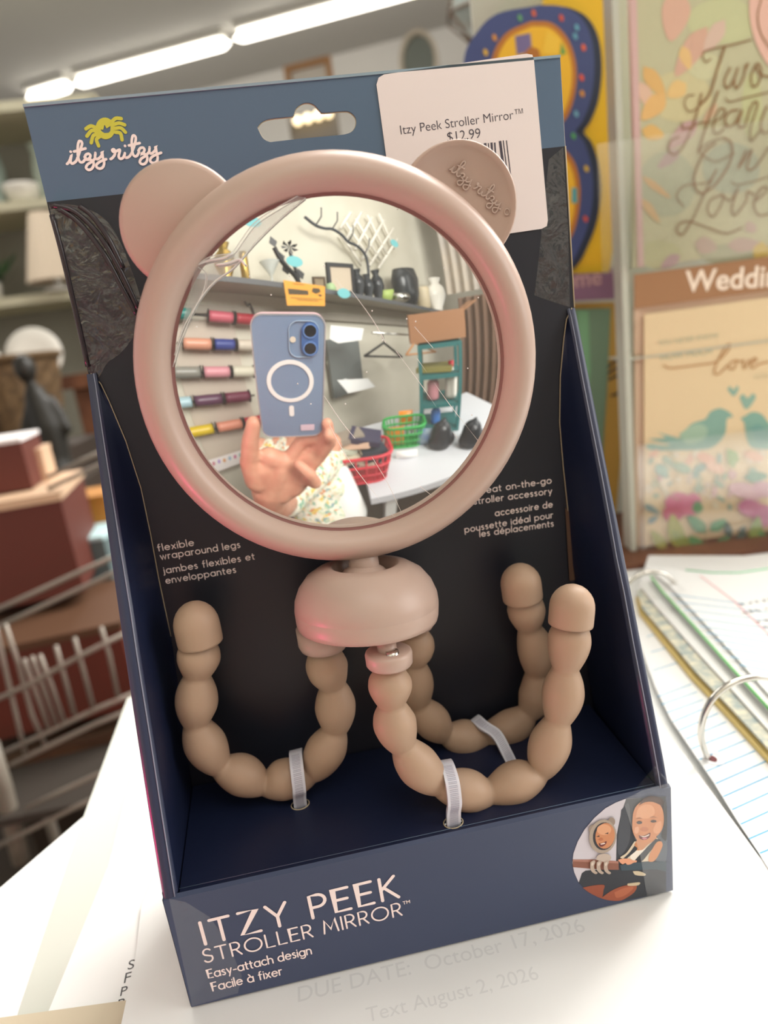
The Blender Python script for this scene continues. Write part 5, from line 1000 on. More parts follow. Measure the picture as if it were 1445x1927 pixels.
sp = nt.nodes.new('ShaderNodeSeparateColor'); nt.links.new(vo.outputs['Color'], sp.inputs[0]); cr = nt.nodes.new('ShaderNodeValToRGB'); cr.color_ramp.interpolation = 'CONSTANT'
els = cr.color_ramp.elements; els[0].color = lin('#ece8d6'); els[0].position = 0; els[1].color = lin('#e6d9b8'); els[1].position = .42
for ps, c_ in ((.56, '#dc8f5f'), (.64, '#8fb9a2'), (.72, '#ece8d6'), (.82, '#7fa3a8'), (.87, '#e3c05f'), (.93, '#c9d8b8')):
    e_ = els.new(ps); e_.color = lin(c_)
nt.links.new(sp.outputs[0], cr.inputs[0]); nt.links.new(cr.outputs[0], b.inputs['Base Color'])
bl = [(sk(-.01, -.005, -.32), sk(.0, .03, -.58), .125, .14), (sk(-.11, 0, -.29), sk(.06, 0, -.325), .068, .066), (sk(.09, 0, -.33), sk(.09, .10, -.43), .066, .064), (sk(.10, .0, -.345), elb, .062, .054), (elb, elb.lerp(wrl, .4), .056, .050), (sk(-.15, 0, -.30), sk(-.18, .02, -.42), .066, .060), (sk(.02, .05, -.42), sk(.04, .12, -.56), .11, .12)]
pr(remesh('blouse', bl, M_blo, .009, per, 8))
pr(remesh('white_underlayer', [(sk(.10, .06, -.40), sk(.13, .12, -.58), .07, .09)], mat('white_cotton', '#efefed', .8), .010, per, 5))
M_tr = mat('dark_purple_trousers', '#43384f', .8)
pr(remesh('trousers', [(sk(0, .02, -.66), sk(0, .02, -.60), .155, .15), (sk(.09, .02, -.645), sk(.12, .38, -.645), .102, .076), (sk(-.09, .02, -.645), sk(-.12, .38, -.645), .102, .076), (sk(.12, .385, -.64), sk(.12, .365, -1.06), .075, .055), (sk(-.12, .385, -.64), sk(-.12, .365, -1.06), .075, .055)], M_tr, .010, per, 6))
pr(remesh('hair', [((HC.x, HC.y-.03, HC.z+.03), (HC.x, HC.y-.045, HC.z-.12), .092, .07)], mat('brown_hair', '#4a3425', .6), .006, per, 3, [((HC.x, HC.y-.018, HC.z+.035), (.084, .092, .088))]))
for s in (-1, 1):
    ey = lathe('eye', [(.0001, -.011)] + [(.011*math.sin(a), -.011*math.cos(a)) for a in [k*PI/8 for k in range(1, 8)]] + [(.0001, .011)], mat('eye_white', '#e9e6e0', .2), per, 14, (s*.030, .077, HC.z+1.15+.006), (-PI/2, 0, 0))
    lathe('iris', [(.0001, .0003), (.0052, 0)], mat('iris_brown', '#4a3426', .2), ey, 14, (0, 0, .0112))
pr(tube('mouth', [(HC.x-.024, HC.y+.080, HC.z-.060), (HC.x, HC.y+.087, HC.z-.063), (HC.x+.024, HC.y+.080, HC.z-.060)], .0048, mat('lips', '#b2665f', .5), per, 8))
stl = thing('stool', 'round black stool under the person', 'stool', (HC.x, HC.y, -1.15)); sz_ = HC.z-.835+1.15
lathe('seat', [(.001, sz_-.05), (.16, sz_-.05), (.17, sz_-.03), (.16, sz_-.005), (.001, sz_)], M_black, stl, 32); lathe('post', [(.02, 0), (.02, sz_-.05)], M_chrome, stl, 16); lathe('base', [(.17, 0), (.16, .02), (.03, .04)], M_black, stl, 32)
# back wall fittings -----------------------------------------------------------
WP_ = Vector((-.45, -1.45, 0)); WN = Vector((.574, .819, 0)).normalized(); WX = Vector((-.819, .574, 0)).normalized()
def PWL(off): return Pl(WP_ + WN*off, WX, (0, 0, 1))
def wat(u, z, off): return WP_ + WX*u + Vector((0, 0, z)) + WN*off
WYAW = math.atan2(WX.y, WX.x)
def wyaw(): return WYAW
A1 = (0.1826,0.4766); A2 = (-0.5148,0.3593); A3 = (-2.9062,0.047)
shf = thing('wall_shelf', 'long pale wall shelf with a dark front edge carrying black decor', 'shelf', wat(A2[0], A2[1], 0))
def sp_(o): o.matrix_parent_inverse = Matrix.Translation(-Vector(shf.location)); return o
def plank(name, a, b, off0, off1, t, m, root):
    P_ = [wat(a[0], a[1], off0), wat(b[0], b[1], off0), wat(b[0], b[1], off1), wat(a[0], a[1], off1)]; dn = Vector((0, 0, -t))
    return mesh(name, P_ + [q+dn for q in P_], [(0, 1, 2, 3), (7, 6, 5, 4), (0, 4, 5, 1), (1, 5, 6, 2), (2, 6, 7, 3), (3, 7, 4, 0)], m, root)
A0 = (A1[0]+(A1[0]-A2[0])*.3, A1[1]+(A1[1]-A2[1])*.3)
sp_(plank('shelf_board', A0, A3, 0, .295, .02, mat('shelf_laminate', '#b9b2a4', .6), shf)); sp_(plank('front_edge', A0, A3, .295, .30, .028, mat('shelf_edge_dark', '#55575a', .5), shf))
dz = lambda a, k: (a[0], a[1]-k)
sp_(plank('fascia', dz(A0, .10), dz(A3, .10), 0, .03, .05, mat('fascia_grey', '#a59e92', .6), shf))
def shelf_z(u):   # height of the board at wall coordinate u
    t = (u-A1[0])/(A3[0]-A1[0]); return A1[1]+(A3[1]-A1[1])*t
M_blk = mat('black_iron', '#1d1f22', .4); M_blk2 = mat('black_glaze', '#2b2f33', .25)
def spool(label, a, b, col, r=.033):
    c = (Vector(a)+Vector(b))/2; d = Vector(b)-Vector(a); L = d.length; q = d.to_track_quat('Z', 'Y').to_euler()
    t = thing('ribbon_roll', label, 'ribbon roll', c, 0, 'ribbon rolls on the wall rods'); t.rotation_euler = q
    lathe('ribbon', [(.008, -L*.46)] + [(r, -L*.46)] + [(r*.985, -L*.3), (r*1.01, 0), (r*.985, L*.3), (r, L*.46), (.008, L*.46)], mat('ribbon_'+col[1:], col, .3), t, 22)
    for s in (-1, 1): lathe('flange', [(.006, s*L*.465), (r*1.22, s*L*.465), (r*1.22, s*L*.485), (.006, s*L*.485)], M_blk, t, 22)
    return t
rows = [[((0.4774,0.3648),(0.3533,0.3418)),((0.2635,0.3254),(0.1124,0.2979)),((0.1061,0.2968),(-0.0409,0.2703))],[((0.438,0.1957),(0.2663,0.1689)),((0.2602,0.1679),(0.1322,0.1473)),((0.1258,0.1462),(-0.0123,0.1235))],[((0.5361,0.0515),(0.3628,0.0269)),((0.3567,0.026),(0.1944,0.0007)),((0.188,-0.0003),(0.047,-0.0239))],[((0.5617,-0.1192),(0.4602,-0.1273)),((0.4538,-0.1278),(0.2776,-0.1449)),((0.2711,-0.1456),(0.1078,-0.1645))],[((0.5591,-0.3058),(0.3804,-0.312)),((0.3702,-0.3125),(0.1984,-0.3234)),((0.1914,-0.3239),(0.0697,-0.3343))]]
cols = [['#1f7f78', '#c86070', '#a82a3a'], ['#d99a80', '#36468c', '#cfc4b4'], ['#8a8880', '#d3909a', '#cfc9b6'], ['#a5c3cc', '#5a3550', '#6a2540'], ['#d2b31e', '#d58a72', '#b82438']]
nms = [['teal', 'coral pink', 'deep red'], ['peach', 'royal blue', 'cream white'], ['silver grey', 'rose pink', 'pearl white'], ['pale blue', 'dark purple', 'plum red'], ['yellow', 'salmon', 'bright red']]
rwn = ['top', 'second', 'middle', 'fourth', 'lowest']
for i, row in enumerate(rows):
    a = wat(*row[0][0], .07); b = wat(*row[-1][1], .07); d = (b-a).normalized()
    tag(tube('wall_rod', [a-d*.03, b+d*.03], .006, M_blk, None, 10), rwn[i]+' black rod of the ribbon rack', 'rod')
    for j, (p_, q_) in enumerate(row): spool(nms[i][j]+' ribbon roll on the '+rwn[i]+' wall rod', wat(*p_, .07), wat(*q_, .07), cols[i][j])
# rack backing and arms
ra_ = (0.4496,0.31); rb_ = (0.1362,-0.576)
tag(box('slat_panel', wat((ra_[0]+rb_[0])/2, (ra_[1]+rb_[1])/2, .0), (abs(ra_[0]-rb_[0])*1.25, .012, abs(ra_[1]-rb_[1])*1.0), mat('slat_panel', '#c3b6a8', .6), rz=wyaw()), 'pinkish beige wall panel behind the ribbon rods', 'panel')
hk = [(0.0204,0.3892),(0.0044,0.363),(-0.0108,0.3713),(-0.0241,0.3293),(-0.0293,0.2814)]
tag(tube('wire_hook', catmull([wat(u, z, .05) for u, z in hk], 4), .006, M_blk), 'black curled wire hook above the ribbon rack', 'hook')
# lettered card below the rack
lc = [(0.513,-0.5049),(0.2078,-0.4893),(0.2056,-0.5737),(0.5142,-0.6049)]
lo = tag(panel('sign_card', [lc], mat('white_card_m', '#e9e2df', .5), PWL(.09), 0, .003), 'white card with pastel letters below the ribbon rack', 'sign')
lq = [(0.4629,-0.5348),(0.4248,-0.5292),(0.3893,-0.5314),(0.3513,-0.5263),(0.3144,-0.5253),(0.2774,-0.5245)]
for q, c_ in zip(lq, ('#c9808f', '#b59ad0', '#d9a070', '#9fb6cc', '#cf7fa0', '#8fc0b8')): panel('pastel_letter', [ell(q[0], q[1], .010, .016, 20, 8)], flat(c_), PWL(.0935), 0, .0006, lo)
# orange sign clipped to the shelf edge
os_ = [(-0.1256,0.4495),(-0.2536,0.4304),(-0.3959,0.4106),(-0.3737,0.2974),(-0.2413,0.3082),(-0.1242,0.3156)]
so = tag(panel('shelf_sign', [os_], mat('orange_sign', '#dd9a33', .5), PWL(.31), 0, .002), 'orange cardboard sign with black print clipped to the shelf edge', 'sign')
for q, sm_ in (([(-0.1435,0.4041),(-0.2708,0.3888),(-0.27,0.3653),(-0.1445,0.3732)], 0), ([(-0.3063,0.4028),(-0.3507,0.399),(-0.3586,0.3805),(-0.3222,0.3694),(-0.295,0.3822)], 0), ([(-0.3329,0.3661),(-0.3667,0.3619),(-0.3489,0.3504)], 0)):
    panel('black_print', [q], flat('#4a3c26'), PWL(.313), 0, .0006, so)
for q in [[(-0.1889,0.3428),(-0.3292,0.3271)],[(-0.181,0.4287),(-0.252,0.4216)],[(-0.1512,0.356),(-0.3613,0.3347)]]: ribbons('print_line', PWL(.3135), [q], .003, flat('#6a4c26'), .0005, so, False)
# decor on the shelf
def on_shelf(px, h, off=.16):
    """(u,z) seen at that pixel on the plane off from the wall -> a point standing on the board"""
    return None
D_ = dict([('gold',(0.043,0.0029999999999999957,0.1704)),('gold2',(0.1514,0.0029000000000000137,0.2017000000000001)),('glass',(-0.1123,0.0032999999999999974,0.13999999999999996)),('stem',(-0.297,0.003699999999999981,0.2917)),('small',(-0.4336,0.0041999999999999815,0.0942)),('leaf',(-0.523,0.0044999999999999485,0.07620000000000005)),('frame',(-0.6211,0.0048000000000000265,0.21140000000000003)),('v1',(-0.7885,0.00550000000000006,0.20079999999999998)),('v2',(-0.8905,0.006000000000000005,0.18369999999999997)),('v3',(-1.0016,0.00649999999999995,0.23410000000000003)),('pot',(-1.0809,0.007000000000000117,0.08440000000000003)),('ball',(-1.2805,0.008199999999999985,0.10870000000000002)),('big',(-1.4134,0.008999999999999897,0.3196)),('jar',(-1.7129,0.011199999999999877,0.2103)),('w1',(-2.0185,0.013799999999999812,0.3502)),('w2',(-2.3598,0.017199999999999882,0.5203)),('purple',(-2.7247,0.021299999999999653,0.2773))])
def sloc(k, off=.20): u = D_[k][0]; return wat(u, shelf_z(u)+.002+.05*D_[k][1]*20, off)
def sv(k, name, label, cat, prof, m, w):
    u, s, h = D_[k]; o = lathe(name, [(r*w*s, z*h) for r, z in prof], m, None, 20, sloc(k), (0, 0, WYAW), 1, min(1, .11/(w*s*.5))); return tag(o, label, cat)
cyl = [(.001, 0), (.42, 0), (.5, .05), (.5, .9), (.42, 1), (.001, 1)]; urn = [(.001, 0), (.3, 0), (.25, .08), (.5, .45), (.42, .7), (.2, .84), (.32, 1), (.26, 1)]
M_gold = mat('brass_gold', '#a88c4c', .25, metal=.8)
sv('gold', 'candle_holder', 'narrow gold candle holder on the left part of the wall shelf', 'candle holder', cyl, M_gold, 16); sv('gold2', 'gold_vase', 'wide gold vase at the far left of the wall shelf', 'vase', urn, M_gold, 40)
sv('glass', 'glass_bowl', 'clear glass footed bowl beside the black flower stem', 'bowl', [(.001, 0), (.3, 0), (.06, .1), (.06, .4), (.5, 1), (.47, 1), (.001, .45)], mat('clear_glass_m', '#c5c9c4', .08, alpha=.6), 36)
u, s, h = D_['stem']; b0 = sloc('stem'); fs_ = thing('flower_sculpture', 'black metal flower sculpture with two stems on the shelf', 'sculpture', b0, wyaw())
tube('stem', catmull([(0, 0, 0), (-s*6*-1, 0, h*.25), (s*20, 0, h*.45), (s*30, 0, h*.62), (s*38, 0, h*.85)], 5), s*4, M_blk, fs_, 8)
tube('stem', catmull([(0, 0, 0), (s*4, 0, h*.35), (s*8, 0, h*.6), (s*10, 0, h*.8)], 5), s*3, M_blk, fs_, 8)
for k_ in range(7):
    a = 2*PI*k_/7; c = Vector((s*10, 0, h*.88)); mesh('petal', [c, c+Vector((s*13*math.cos(a-.3), s*3, h*.11*math.sin(a-.3))), c+Vector((s*17*math.cos(a), -s*3, h*.15*math.sin(a))), c+Vector((s*13*math.cos(a+.3), s*3, h*.11*math.sin(a+.3)))], [(0, 1, 2, 3)], M_blk, fs_)
for k_, (dx, dz_) in enumerate(((20, .3), (-6, .2), (26, .55), (36, .85))): mesh('iron_leaf', [(s*dx, 0, h*dz_), (s*(dx+9), s*2, h*(dz_+.1)), (s*(dx+6), 0, h*(dz_+.24)), (s*(dx-4), -s*2, h*(dz_+.12))], [(0, 1, 2, 3)], M_blk, fs_)
def pframe(k, label, w, h_, tilt, m, mi):
    u, s, h = D_[k]; t = thing('picture_frame', label, 'picture frame', sloc(k), wyaw()); t.rotation_euler = (tilt, 0, wyaw()); W_ = w*s; H_ = h; q = W_*.11
    for c, z in (((0, 0, q/2), (W_, .02, q)), ((0, 0, H_-q/2), (W_, .02, q)), ((-W_/2+q/2, 0, H_/2), (q, .02, H_-2*q)), ((W_/2-q/2, 0, H_/2), (q, .02, H_-2*q))): box('rail', c, z, m, t)
    box('picture', (0, 0, H_/2), (W_-2*q, .006, H_-2*q), mi, t); return t
pframe('small', 'small brown framed picture beside the green leaf ornament', 22, 28, .12, mat('brown_frame_m', '#5a4a3a', .5), mat('small_pic', '#8a7a62', .6))
fr_ = pframe('frame', 'large black picture frame with a brown branch print on the shelf', 50, 58, .10, M_blk, mat('print_cream', '#c3b4a0', .6))
u, s, h = D_['frame']; tubes('branch_print', [([(-s*8, .012, h*.2), (0, .012, h*.5), (s*6, .012, h*.75)], .006), ([(0, .012, h*.5), (-s*8, .012, h*.68)], .005), ([(-s*3, .012, h*.4), (s*10, .012, h*.5)], .005), ([(-s*6, .012, h*.28), (s*4, .012, h*.26)], .012)], mat('branch_brown', '#6a4038', .6), fr_)
sv('leaf', 'leaf_ornament', 'small mint green ornament in front of the framed prints', 'ornament', [(.001, 0), (.4, .02), (.5, .4), (.35, .8), (.001, 1)], mat('mint', '#9fb98a', .5), 18)
for k_, nm, lb, w_ in (('v1', 'vase', 'tall black urn immediately right of the large picture frame', 20), ('v2', 'vase', 'black urn in the middle of the black vases', 17), ('v3', 'vase', 'tallest slim black urn above the green pot', 18)): sv(k_, nm, lb, 'vase', urn, M_blk2, w_)
sv('pot', 'small_pot', 'lime green little pot in front of the black urns', 'pot', [(.001, 0), (.32, 0), (.5, 1), (.44, 1), (.001, .8)], mat('lime_pot', '#a3b866', .5), 24)
sv('ball', 'silver_ball', 'shiny silver ball ornament on the shelf', 'ornament', [(.001, 0)] + [(.5*math.sin(a), .5-.5*math.cos(a)) for a in [j*PI/10 for j in range(1, 10)]] + [(.001, 1)], mat('silver', '#b9b9b4', .12, metal=1), 26)
sv('big', 'black_basket', 'big black round basket near the right end of the shelf', 'basket', [(.001, 0), (.36, 0), (.47, .3), (.5, .7), (.4, 1), (.36, 1), (.34, .8)], M_blk2, 38)
sv('jar', 'cream_jar', 'cream jar right of the big black basket', 'jar', cyl, mat('cream_jar', '#cdbfa2', .5), 13)
sv('w1', 'white_vase', 'white vase at the right end of the shelf', 'vase', urn, G3, 24)
# branch and netting rising behind the decor
br = [(-0.4642,0.9265),(-0.5482,0.8752),(-0.6303,0.8622),(-0.6956,0.8669),(-0.7773,0.8366),(-0.8365,0.7855),(-0.9293,0.7621),(-1.0011,0.7049),(-1.018,0.62),(-0.9977,0.4831)]
bc = thing('twisted_branch', 'dark twisted wire branch arching over the picture frame', 'branch', wat(br[-1][0], br[-1][1], .12))
o = tube('main_twig', catmull([wat(u, z, .12) - Vector(bc.location) for u, z in br], 4), .011, mat('twig_dark', '#3c4148', .6), bc, 8)
for i in (1, 3, 5, 7):
    q = wat(br[i][0], br[i][1], .12)-Vector(bc.location); tube('side_twig', [q, q+Vector((.05, 0, .06)), q+Vector((.06, .02, .12))], .005, mat('twig_dark', '#3c4148', .6), bc, 6)
nl = [[(-0.9133,0.9738),(-1.1553,0.6597)],[(-1.0387,1.0333),(-1.274,0.6923)],[(-1.2054,1.1007),(-1.394,0.7524)],[(-1.3875,1.1557),(-1.5347,0.8195)],[(-0.832,0.8725),(-1.013,0.628)],[(-1.2747,1.0893),(-0.9688,0.7566)],[(-1.4507,1.0988),(-1.0239,0.6728)],[(-1.5895,1.0438),(-1.114,0.6341)],[(-1.1391,1.1122),(-0.8921,0.8363)],[(-1.6291,0.9402),(-1.2316,0.6182)],[(-1.0013,1.0839),(-0.8425,0.9178)]]
nt_ = thing('white_netting', 'white criss-cross netting hanging behind the black urns', 'netting', wat(nl[0][0][0], nl[0][0][1], .05))
for q in nl: tube('net_strand', [wat(u, z, .05)-Vector(nt_.location) for u, z in q], .013, mat('net_white', '#eee9dd', .7), nt_, 6)
for i, (q, lb) in enumerate(zip([(-0.2008,0.5447),(0.0178,0.7502),(-0.5215,0.3638),(-1.1575,0.7511)], ('turquoise oval tag hanging in front of the flower sculpture', 'turquoise oval tag at the upper left above the gold vase', 'turquoise oval tag on the shelf edge under the picture frame', 'faint turquoise oval tag above the black basket'))):
    o_ = tag(panel('hang_tag', [ell(q[0], q[1], .052, .030, 5, 20)], mat('turquoise_card', '#6db5b9', .5), PWL(.33), 0, .002), lb, 'tag', None)
    tube('string', [wat(q[0], q[1]+.03, .331), wat(q[0]+.01, q[1]+.10, .28)], .0012, M_edge, o_, 5)
# desk behind the person -------------------------------------------------------
DZ = -.45
dk = thing('white_desk', 'white desk behind the phone carrying the red basket', 'desk', (.6, -.9, -1.15))
def dp_(o): o.matrix_parent_inverse = Matrix.Translation(-Vector(dk.location)); return o
f1 = Vector((0.1312,-0.59792,-0.45)); f2 = Vector((0.55304,-0.59312,-0.45)); fd = (f2-f1).normalized(); bk_ = Vector((fd.y, -fd.x, 0))
q1 = f1-fd*.04; q2 = f2+fd*.5
dpoly = [(q1.x, q1.y), (q1.x+bk_.x*.70, q1.y+bk_.y*.70), (q2.x+bk_.x*.9, q2.y+bk_.y*.9), (q2.x, q2.y)]
dp_(prism('desk_top', dpoly, DZ-.035, DZ, mat('desk_white', '#cfd2d8', .4), dk))
dp_(prism('desk_back_panel', [(dpoly[1][0], dpoly[1][1]), (dpoly[1][0]+.03, dpoly[1][1]-.01), (dpoly[2][0]+.03, dpoly[2][1]-.01), (dpoly[2][0], dpoly[2][1])], -1.15, DZ-.035, mat('desk_dark', '#4a4540', .6), dk))
for q in (dpoly[0], dpoly[3]): 
    cx_, cy_ = q[0]+bk_.x*.1+fd.x*(.1 if q is dpoly[0] else -.1), q[1]+bk_.y*.1+fd.y*(.1 if q is dpoly[0] else -.1)
    dp_(box('desk_leg', (cx_, cy_, (-1.15+DZ-.035)/2), (.05, .05, 1.15+DZ-.035), M_white, dk))
M_red = mat('red_plastic', '#c4283a', .4); M_grn = mat('green_plastic', '#2f9a4a', .4)
def basket(label, d, m, name='shopping_basket', nslat=26):
    x, y, z, w, h, yaw = d; t = thing(name, label, 'basket', (x, y, z), yaw)
    def loop(k, zz, r=.004): return tube('rim', [(w/2*k*a, w*.36*k*b, zz) for a, b in rrect(2, 2, .5, 4)], r, m, t, 6, closed=True)
    for k, zz, r in ((.82, .004, .006), (.88, h*.34, .004), (.94, h*.66, .006), (1.0, h, .008)): loop(k, zz, r)
    pts = rrect(2, 2, .5, 4); N = len(pts); per_ = []
    for i in range(N):
        a = Vector((*pts[i], 0)); b = Vector((*pts[(i+1) % N], 0)); n_ = max(1, int((b-a).length/.26))
        for j in range(n_): per_.append(a.lerp(b, j/n_))
    for q in per_:
        a = (w/2*.82*q.x, w*.36*.82*q.y, 0); b_ = (w/2*q.x, w*.36*q.y, h); tube('slat', [a, b_], .0035, m, t, 4)
    panel('basket_floor', [[(w/2*.82*a, w*.36*.82*b) for a, b in pts]], m, Pl((0, 0, .002), (1, 0, 0), (0, 1, 0)), 0, .003, t)
    return t
rb = (0.0782,-0.7834,-0.449,0.2532,0.1416,0.0793)
basket('red slotted plastic basket heaped with books on the white desk', rb, M_red)
gb_ = (0.3417,-1.0016,-0.449,0.217,0.1214,0.2743)
basket('green slotted plastic basket behind the red one', gb_, M_grn)
# books and boxes heaped in the red basket
random.seed(5)
bx_ = rb; u_ = Vector((math.cos(bx_[5]), math.sin(bx_[5]), 0))
items = [(-.25, .55, '#2b333c', 'dark grey book on the left of the red basket'), (.05, .60, '#d8c7b4', 'cream book lying across the red basket'), (.28, .68, '#1f2730', 'black book at the right of the red basket'), (-.1, .85, '#c9bda8', 'tan paperback on top of the dark book'), (.22, .95, '#27333f', 'navy boxed item near the top of the heap'), (-.28, 1.1, '#b9c0b0', 'pale green box high on the left of the heap'), (.0, 1.18, '#d7b8a2', 'peach coloured small box on the heap'), (.12, 1.38, '#34324a', 'dark framed card on the top right of the heap'), (-.14, 1.45, '#8d8478', 'taupe box at the very top of the heap')]
for i, (du, hz_, c_, lb) in enumerate(items):
    p_ = Vector(bx_[:3]) + u_*(bx_[3]*du*.9) + Vector((0, 0, bx_[4]*hz_))
    t = thing('book', lb, 'book', p_, bx_[5]+random.uniform(-.4, .4), 'books heaped in the red basket'); t.rotation_euler = (random.uniform(-.25, .25), random.uniform(-.3, .3), bx_[5]+random.uniform(-.4, .4))
    w_ = bx_[3]*random.uniform(.36, .5); box('pages', (0, 0, 0), (w_*.96, w_*.7, bx_[4]*.13), mat('page_block', '#ddd5c6', .7), t); box('cover', (0, 0, bx_[4]*.075), (w_, w_*.74, .004), mat('cover_'+c_[1:], c_, .5), t); box('cover', (0, 0, -bx_[4]*.075), (w_, w_*.74, .004), mat('cover_'+c_[1:], c_, .5), t); box('spine', (0, w_*.36, 0), (w_, .005, bx_[4]*.15), mat('cover_'+c_[1:], c_, .5), t)
def pack(label, d, m, name='snack_packet', cat='packet', tilt=0):
    x, y, z, w, h, yaw = d; bm = bmesh.new(); bmesh.ops.create_grid(bm, x_segments=8, y_segments=8, size=.5)
    vs = [v.co.copy() for v in bm.verts]; fsx = [[v.index for v in f.verts] for f in bm.faces]; bm.free(); V = []; F = []
    for s in (1, -1):
        for v in vs: V.append((v.x*w, s*(.16*w*math.cos(v.x*PI)*math.cos(v.y*PI)+.001), (v.y+.5)*h))
    n_ = len(vs); F = [tuple(f) for f in fsx] + [tuple(i+n_ for i in reversed(f)) for f in fsx]
    return tag(mesh(name, V, F, m, None, True, (x, y, z), (tilt, 0, yaw)), label, cat)
M_or = mat('orange_foil', '#e58a26', .35)
pack('orange packet sticking up out of the green basket', (0.3882,-1.1066,-0.4,0.0811,0.0847,0.2862), M_or, tilt=.3); pack('orange packet standing between the two baskets', (0.2847,-0.9917,-0.449,0.1031,0.1089,0.2323), M_or)
pack('blue and silver packet right of the green basket', (0.4502,-0.911,-0.449,0.1274,0.0958,0.3806), mat('silver_blue', '#8fa3b0', .3, noise='#3a5f9a', scale=18))
pack('white folded paper packet in front of the baskets', (0.3047,-0.8388,-0.449,0.1044,0.0459,0.282), M_paper)
# teal rolling shelf with boxes, bottle, clutter at the right of the mirror
tl = (0.5617,-1.0122,-0.449,0.231,0.482,0.4293)
ts_ = thing('teal_shelf', 'teal metal shelf unit with boxes and bottles at the right', 'shelf', tl[:3], tl[5]); M_teal = mat('teal_paint', '#2e6b6b', .45); w, h = tl[3], tl[4]
for sx_ in (-1, 1):
    for sy in (0, -.22): box('post', (sx_*w*.47, sy, h*.5), (w*.08, .025, h), M_teal, ts_)
for zz in (.02, .33, .66, .98): box('shelf_tray', (0, -.11, h*zz), (w, .24, .02), M_teal, ts_)
def stand_on(fx, fz, fy=-.08): 
    a = tl[5]; return Vector(tl[:3]) + Vector((math.cos(a)*fx*w - math.sin(a)*fy, math.sin(a)*fx*w + math.cos(a)*fy, h*fz+.011))
def bottle(label, p, r, hh, m, cap):
    t = thing('bottle', label, 'bottle', p); lathe('bottle_body', [(.001, 0), (r, 0), (r*1.02, hh*.1), (r, hh*.6), (r*.4, hh*.8), (r*.38, hh*.86)], m, t, 18); lathe('cap', [(r*.45, hh*.85), (r*.45, hh), (.001, hh)], cap, t, 14); return t
bottle('white bottle with a red cap on the teal shelf', stand_on(.28, .34), .035, .2, G3, M_red); bottle('pink bottle with a white cap on the teal shelf', stand_on(-.18, .34), .035, .15, mat('pink_bottle', '#b77f86', .3), G3); bottle('small blue bottle on the bottom tray of the teal shelf', stand_on(-.1, .03), .03, .12, mat('blue_bottle', '#3f72b8', .3), G3)
a = stand_on(-.05, 1.0, -.11); cbx = thing('cardboard_box', 'open brown cardboard box on top of the teal shelf', 'box', a, tl[5]-.1); M_cb = mat('cardboard', '#9a6f50', .8)
for c, s_ in (((0, .09, .07), (.30, .006, .14)), ((0, -.09, .07), (.30, .006, .14)), ((-.15, 0, .07), (.006, .18, .14)), ((.15, 0, .07), (.006, .18, .14)), ((0, 0, .003), (.3, .18, .006))): box('panel', c, s_, M_cb, cbx)
box('flap', (.19, 0, .15), (.09, .18, .005), M_cb, cbx, rot=(0, -.5, 0))
tag(box('notebook', stand_on(-.1, .67, -.1)+Vector((0, 0, .012)), (.2, .15, .024), mat('olive_book', '#8a8248', .6), rz=tl[5]+.2), 'olive notebook lying on the middle tray of the teal shelf', 'book')
# black bags heaped right
for i, (px_, lb) in enumerate((((0.4966,-0.8611,-0.446,0.1494,0.1731,0.4325), 'black shiny bin bag heaped right of the green basket'), ((0.6354,-0.7775,-0.446,0.1545,0.1601,0.5692), 'black bag with yellow print at the right end of the desk'))):
    x, y, z, w_, h_, yw = px_
    o = remesh('black_bag', [((0, 0, w_*.22), (0, 0, h_*.5), w_*.42, w_*.34), ((-w_*.2, 0, w_*.2), (w_*.25, 0, w_*.2), w_*.26, w_*.3), ((0, 0, h_*.5), (w_*.1, 0, h_*.85), w_*.25, w_*.06)], mat('black_bag_film', '#1c2026', .3, bump=1.0, scale=12), w_*.05, None, 1)
    o.location = (x, y, z); tag(o, lb, 'bag')
# grey window panel, papers and hangers in the middle
wq = [(-0.5196,0.0873),(-0.8308,0.0439),(-0.7433,-0.3468),(-0.4549,-0.2679)]
wd_ = thing('window_cabinet', 'grey glazed cabinet door on the back wall right of the phone', 'cabinet', wat(wq[0][0], wq[2][1], .06), wyaw())
ww_ = abs(wq[1][0]-wq[0][0]); wh_ = abs(wq[2][1]-wq[0][1])
box('door', (-ww_/2, 0, wh_/2), (ww_, .03, wh_), mat('cabinet_grey', '#6d7372', .5), wd_); box('door_frame', (-ww_/2, .02, wh_*.62), (ww_, .02, .025), mat('frame_pale', '#b9bcae', .5), wd_); box('handle', (-ww_*.9, .03, wh_*.4), (.012, .02, .12), M_chrome, wd_)
for i, (q, lb) in enumerate((([(-0.3807,0.1844),(-0.6517,0.1363),(-0.6181,0.0647),(-0.4175,0.0738),(-0.3582,0.1072)], 'white sheet of paper taped under the shelf right of the phone'), ([(-0.3936,-0.1498),(-0.6674,-0.2065),(-0.7362,-0.2881),(-0.4712,-0.2594)], 'white paper hanging above the red basket'))):
    tag(panel('paper_note', [q], M_paper, PWL(.33 if i == 0 else .30), 0, .002), lb, 'paper')
def hanger(label, q, m, rod=True):
    (uc, zc), (ul, zl), (ur, zr), (uh, zh) = q; off = .28
    t = thing('clothes_hanger', label, 'hanger', wat(uc, zc, off)); L_ = Vector(t.location)
    tube('arms', [wat(ul, zl, off)-L_, wat(uc, zc, off)-L_, wat(ur, zr, off)-L_], .010, m, t, 8); tube('cross_bar', [wat(ul, zl, off)-L_, wat(ur, zr, off)-L_], .008, m, t, 8); tube('hook', catmull([wat(uc, zc, off)-L_, wat(uh, zh, off)-L_, wat(uh+.03, zh+.03, off)-L_, wat(uh+.05, zh+.0, off)-L_], 4), .005, M_chrome, t, 6)
    return t
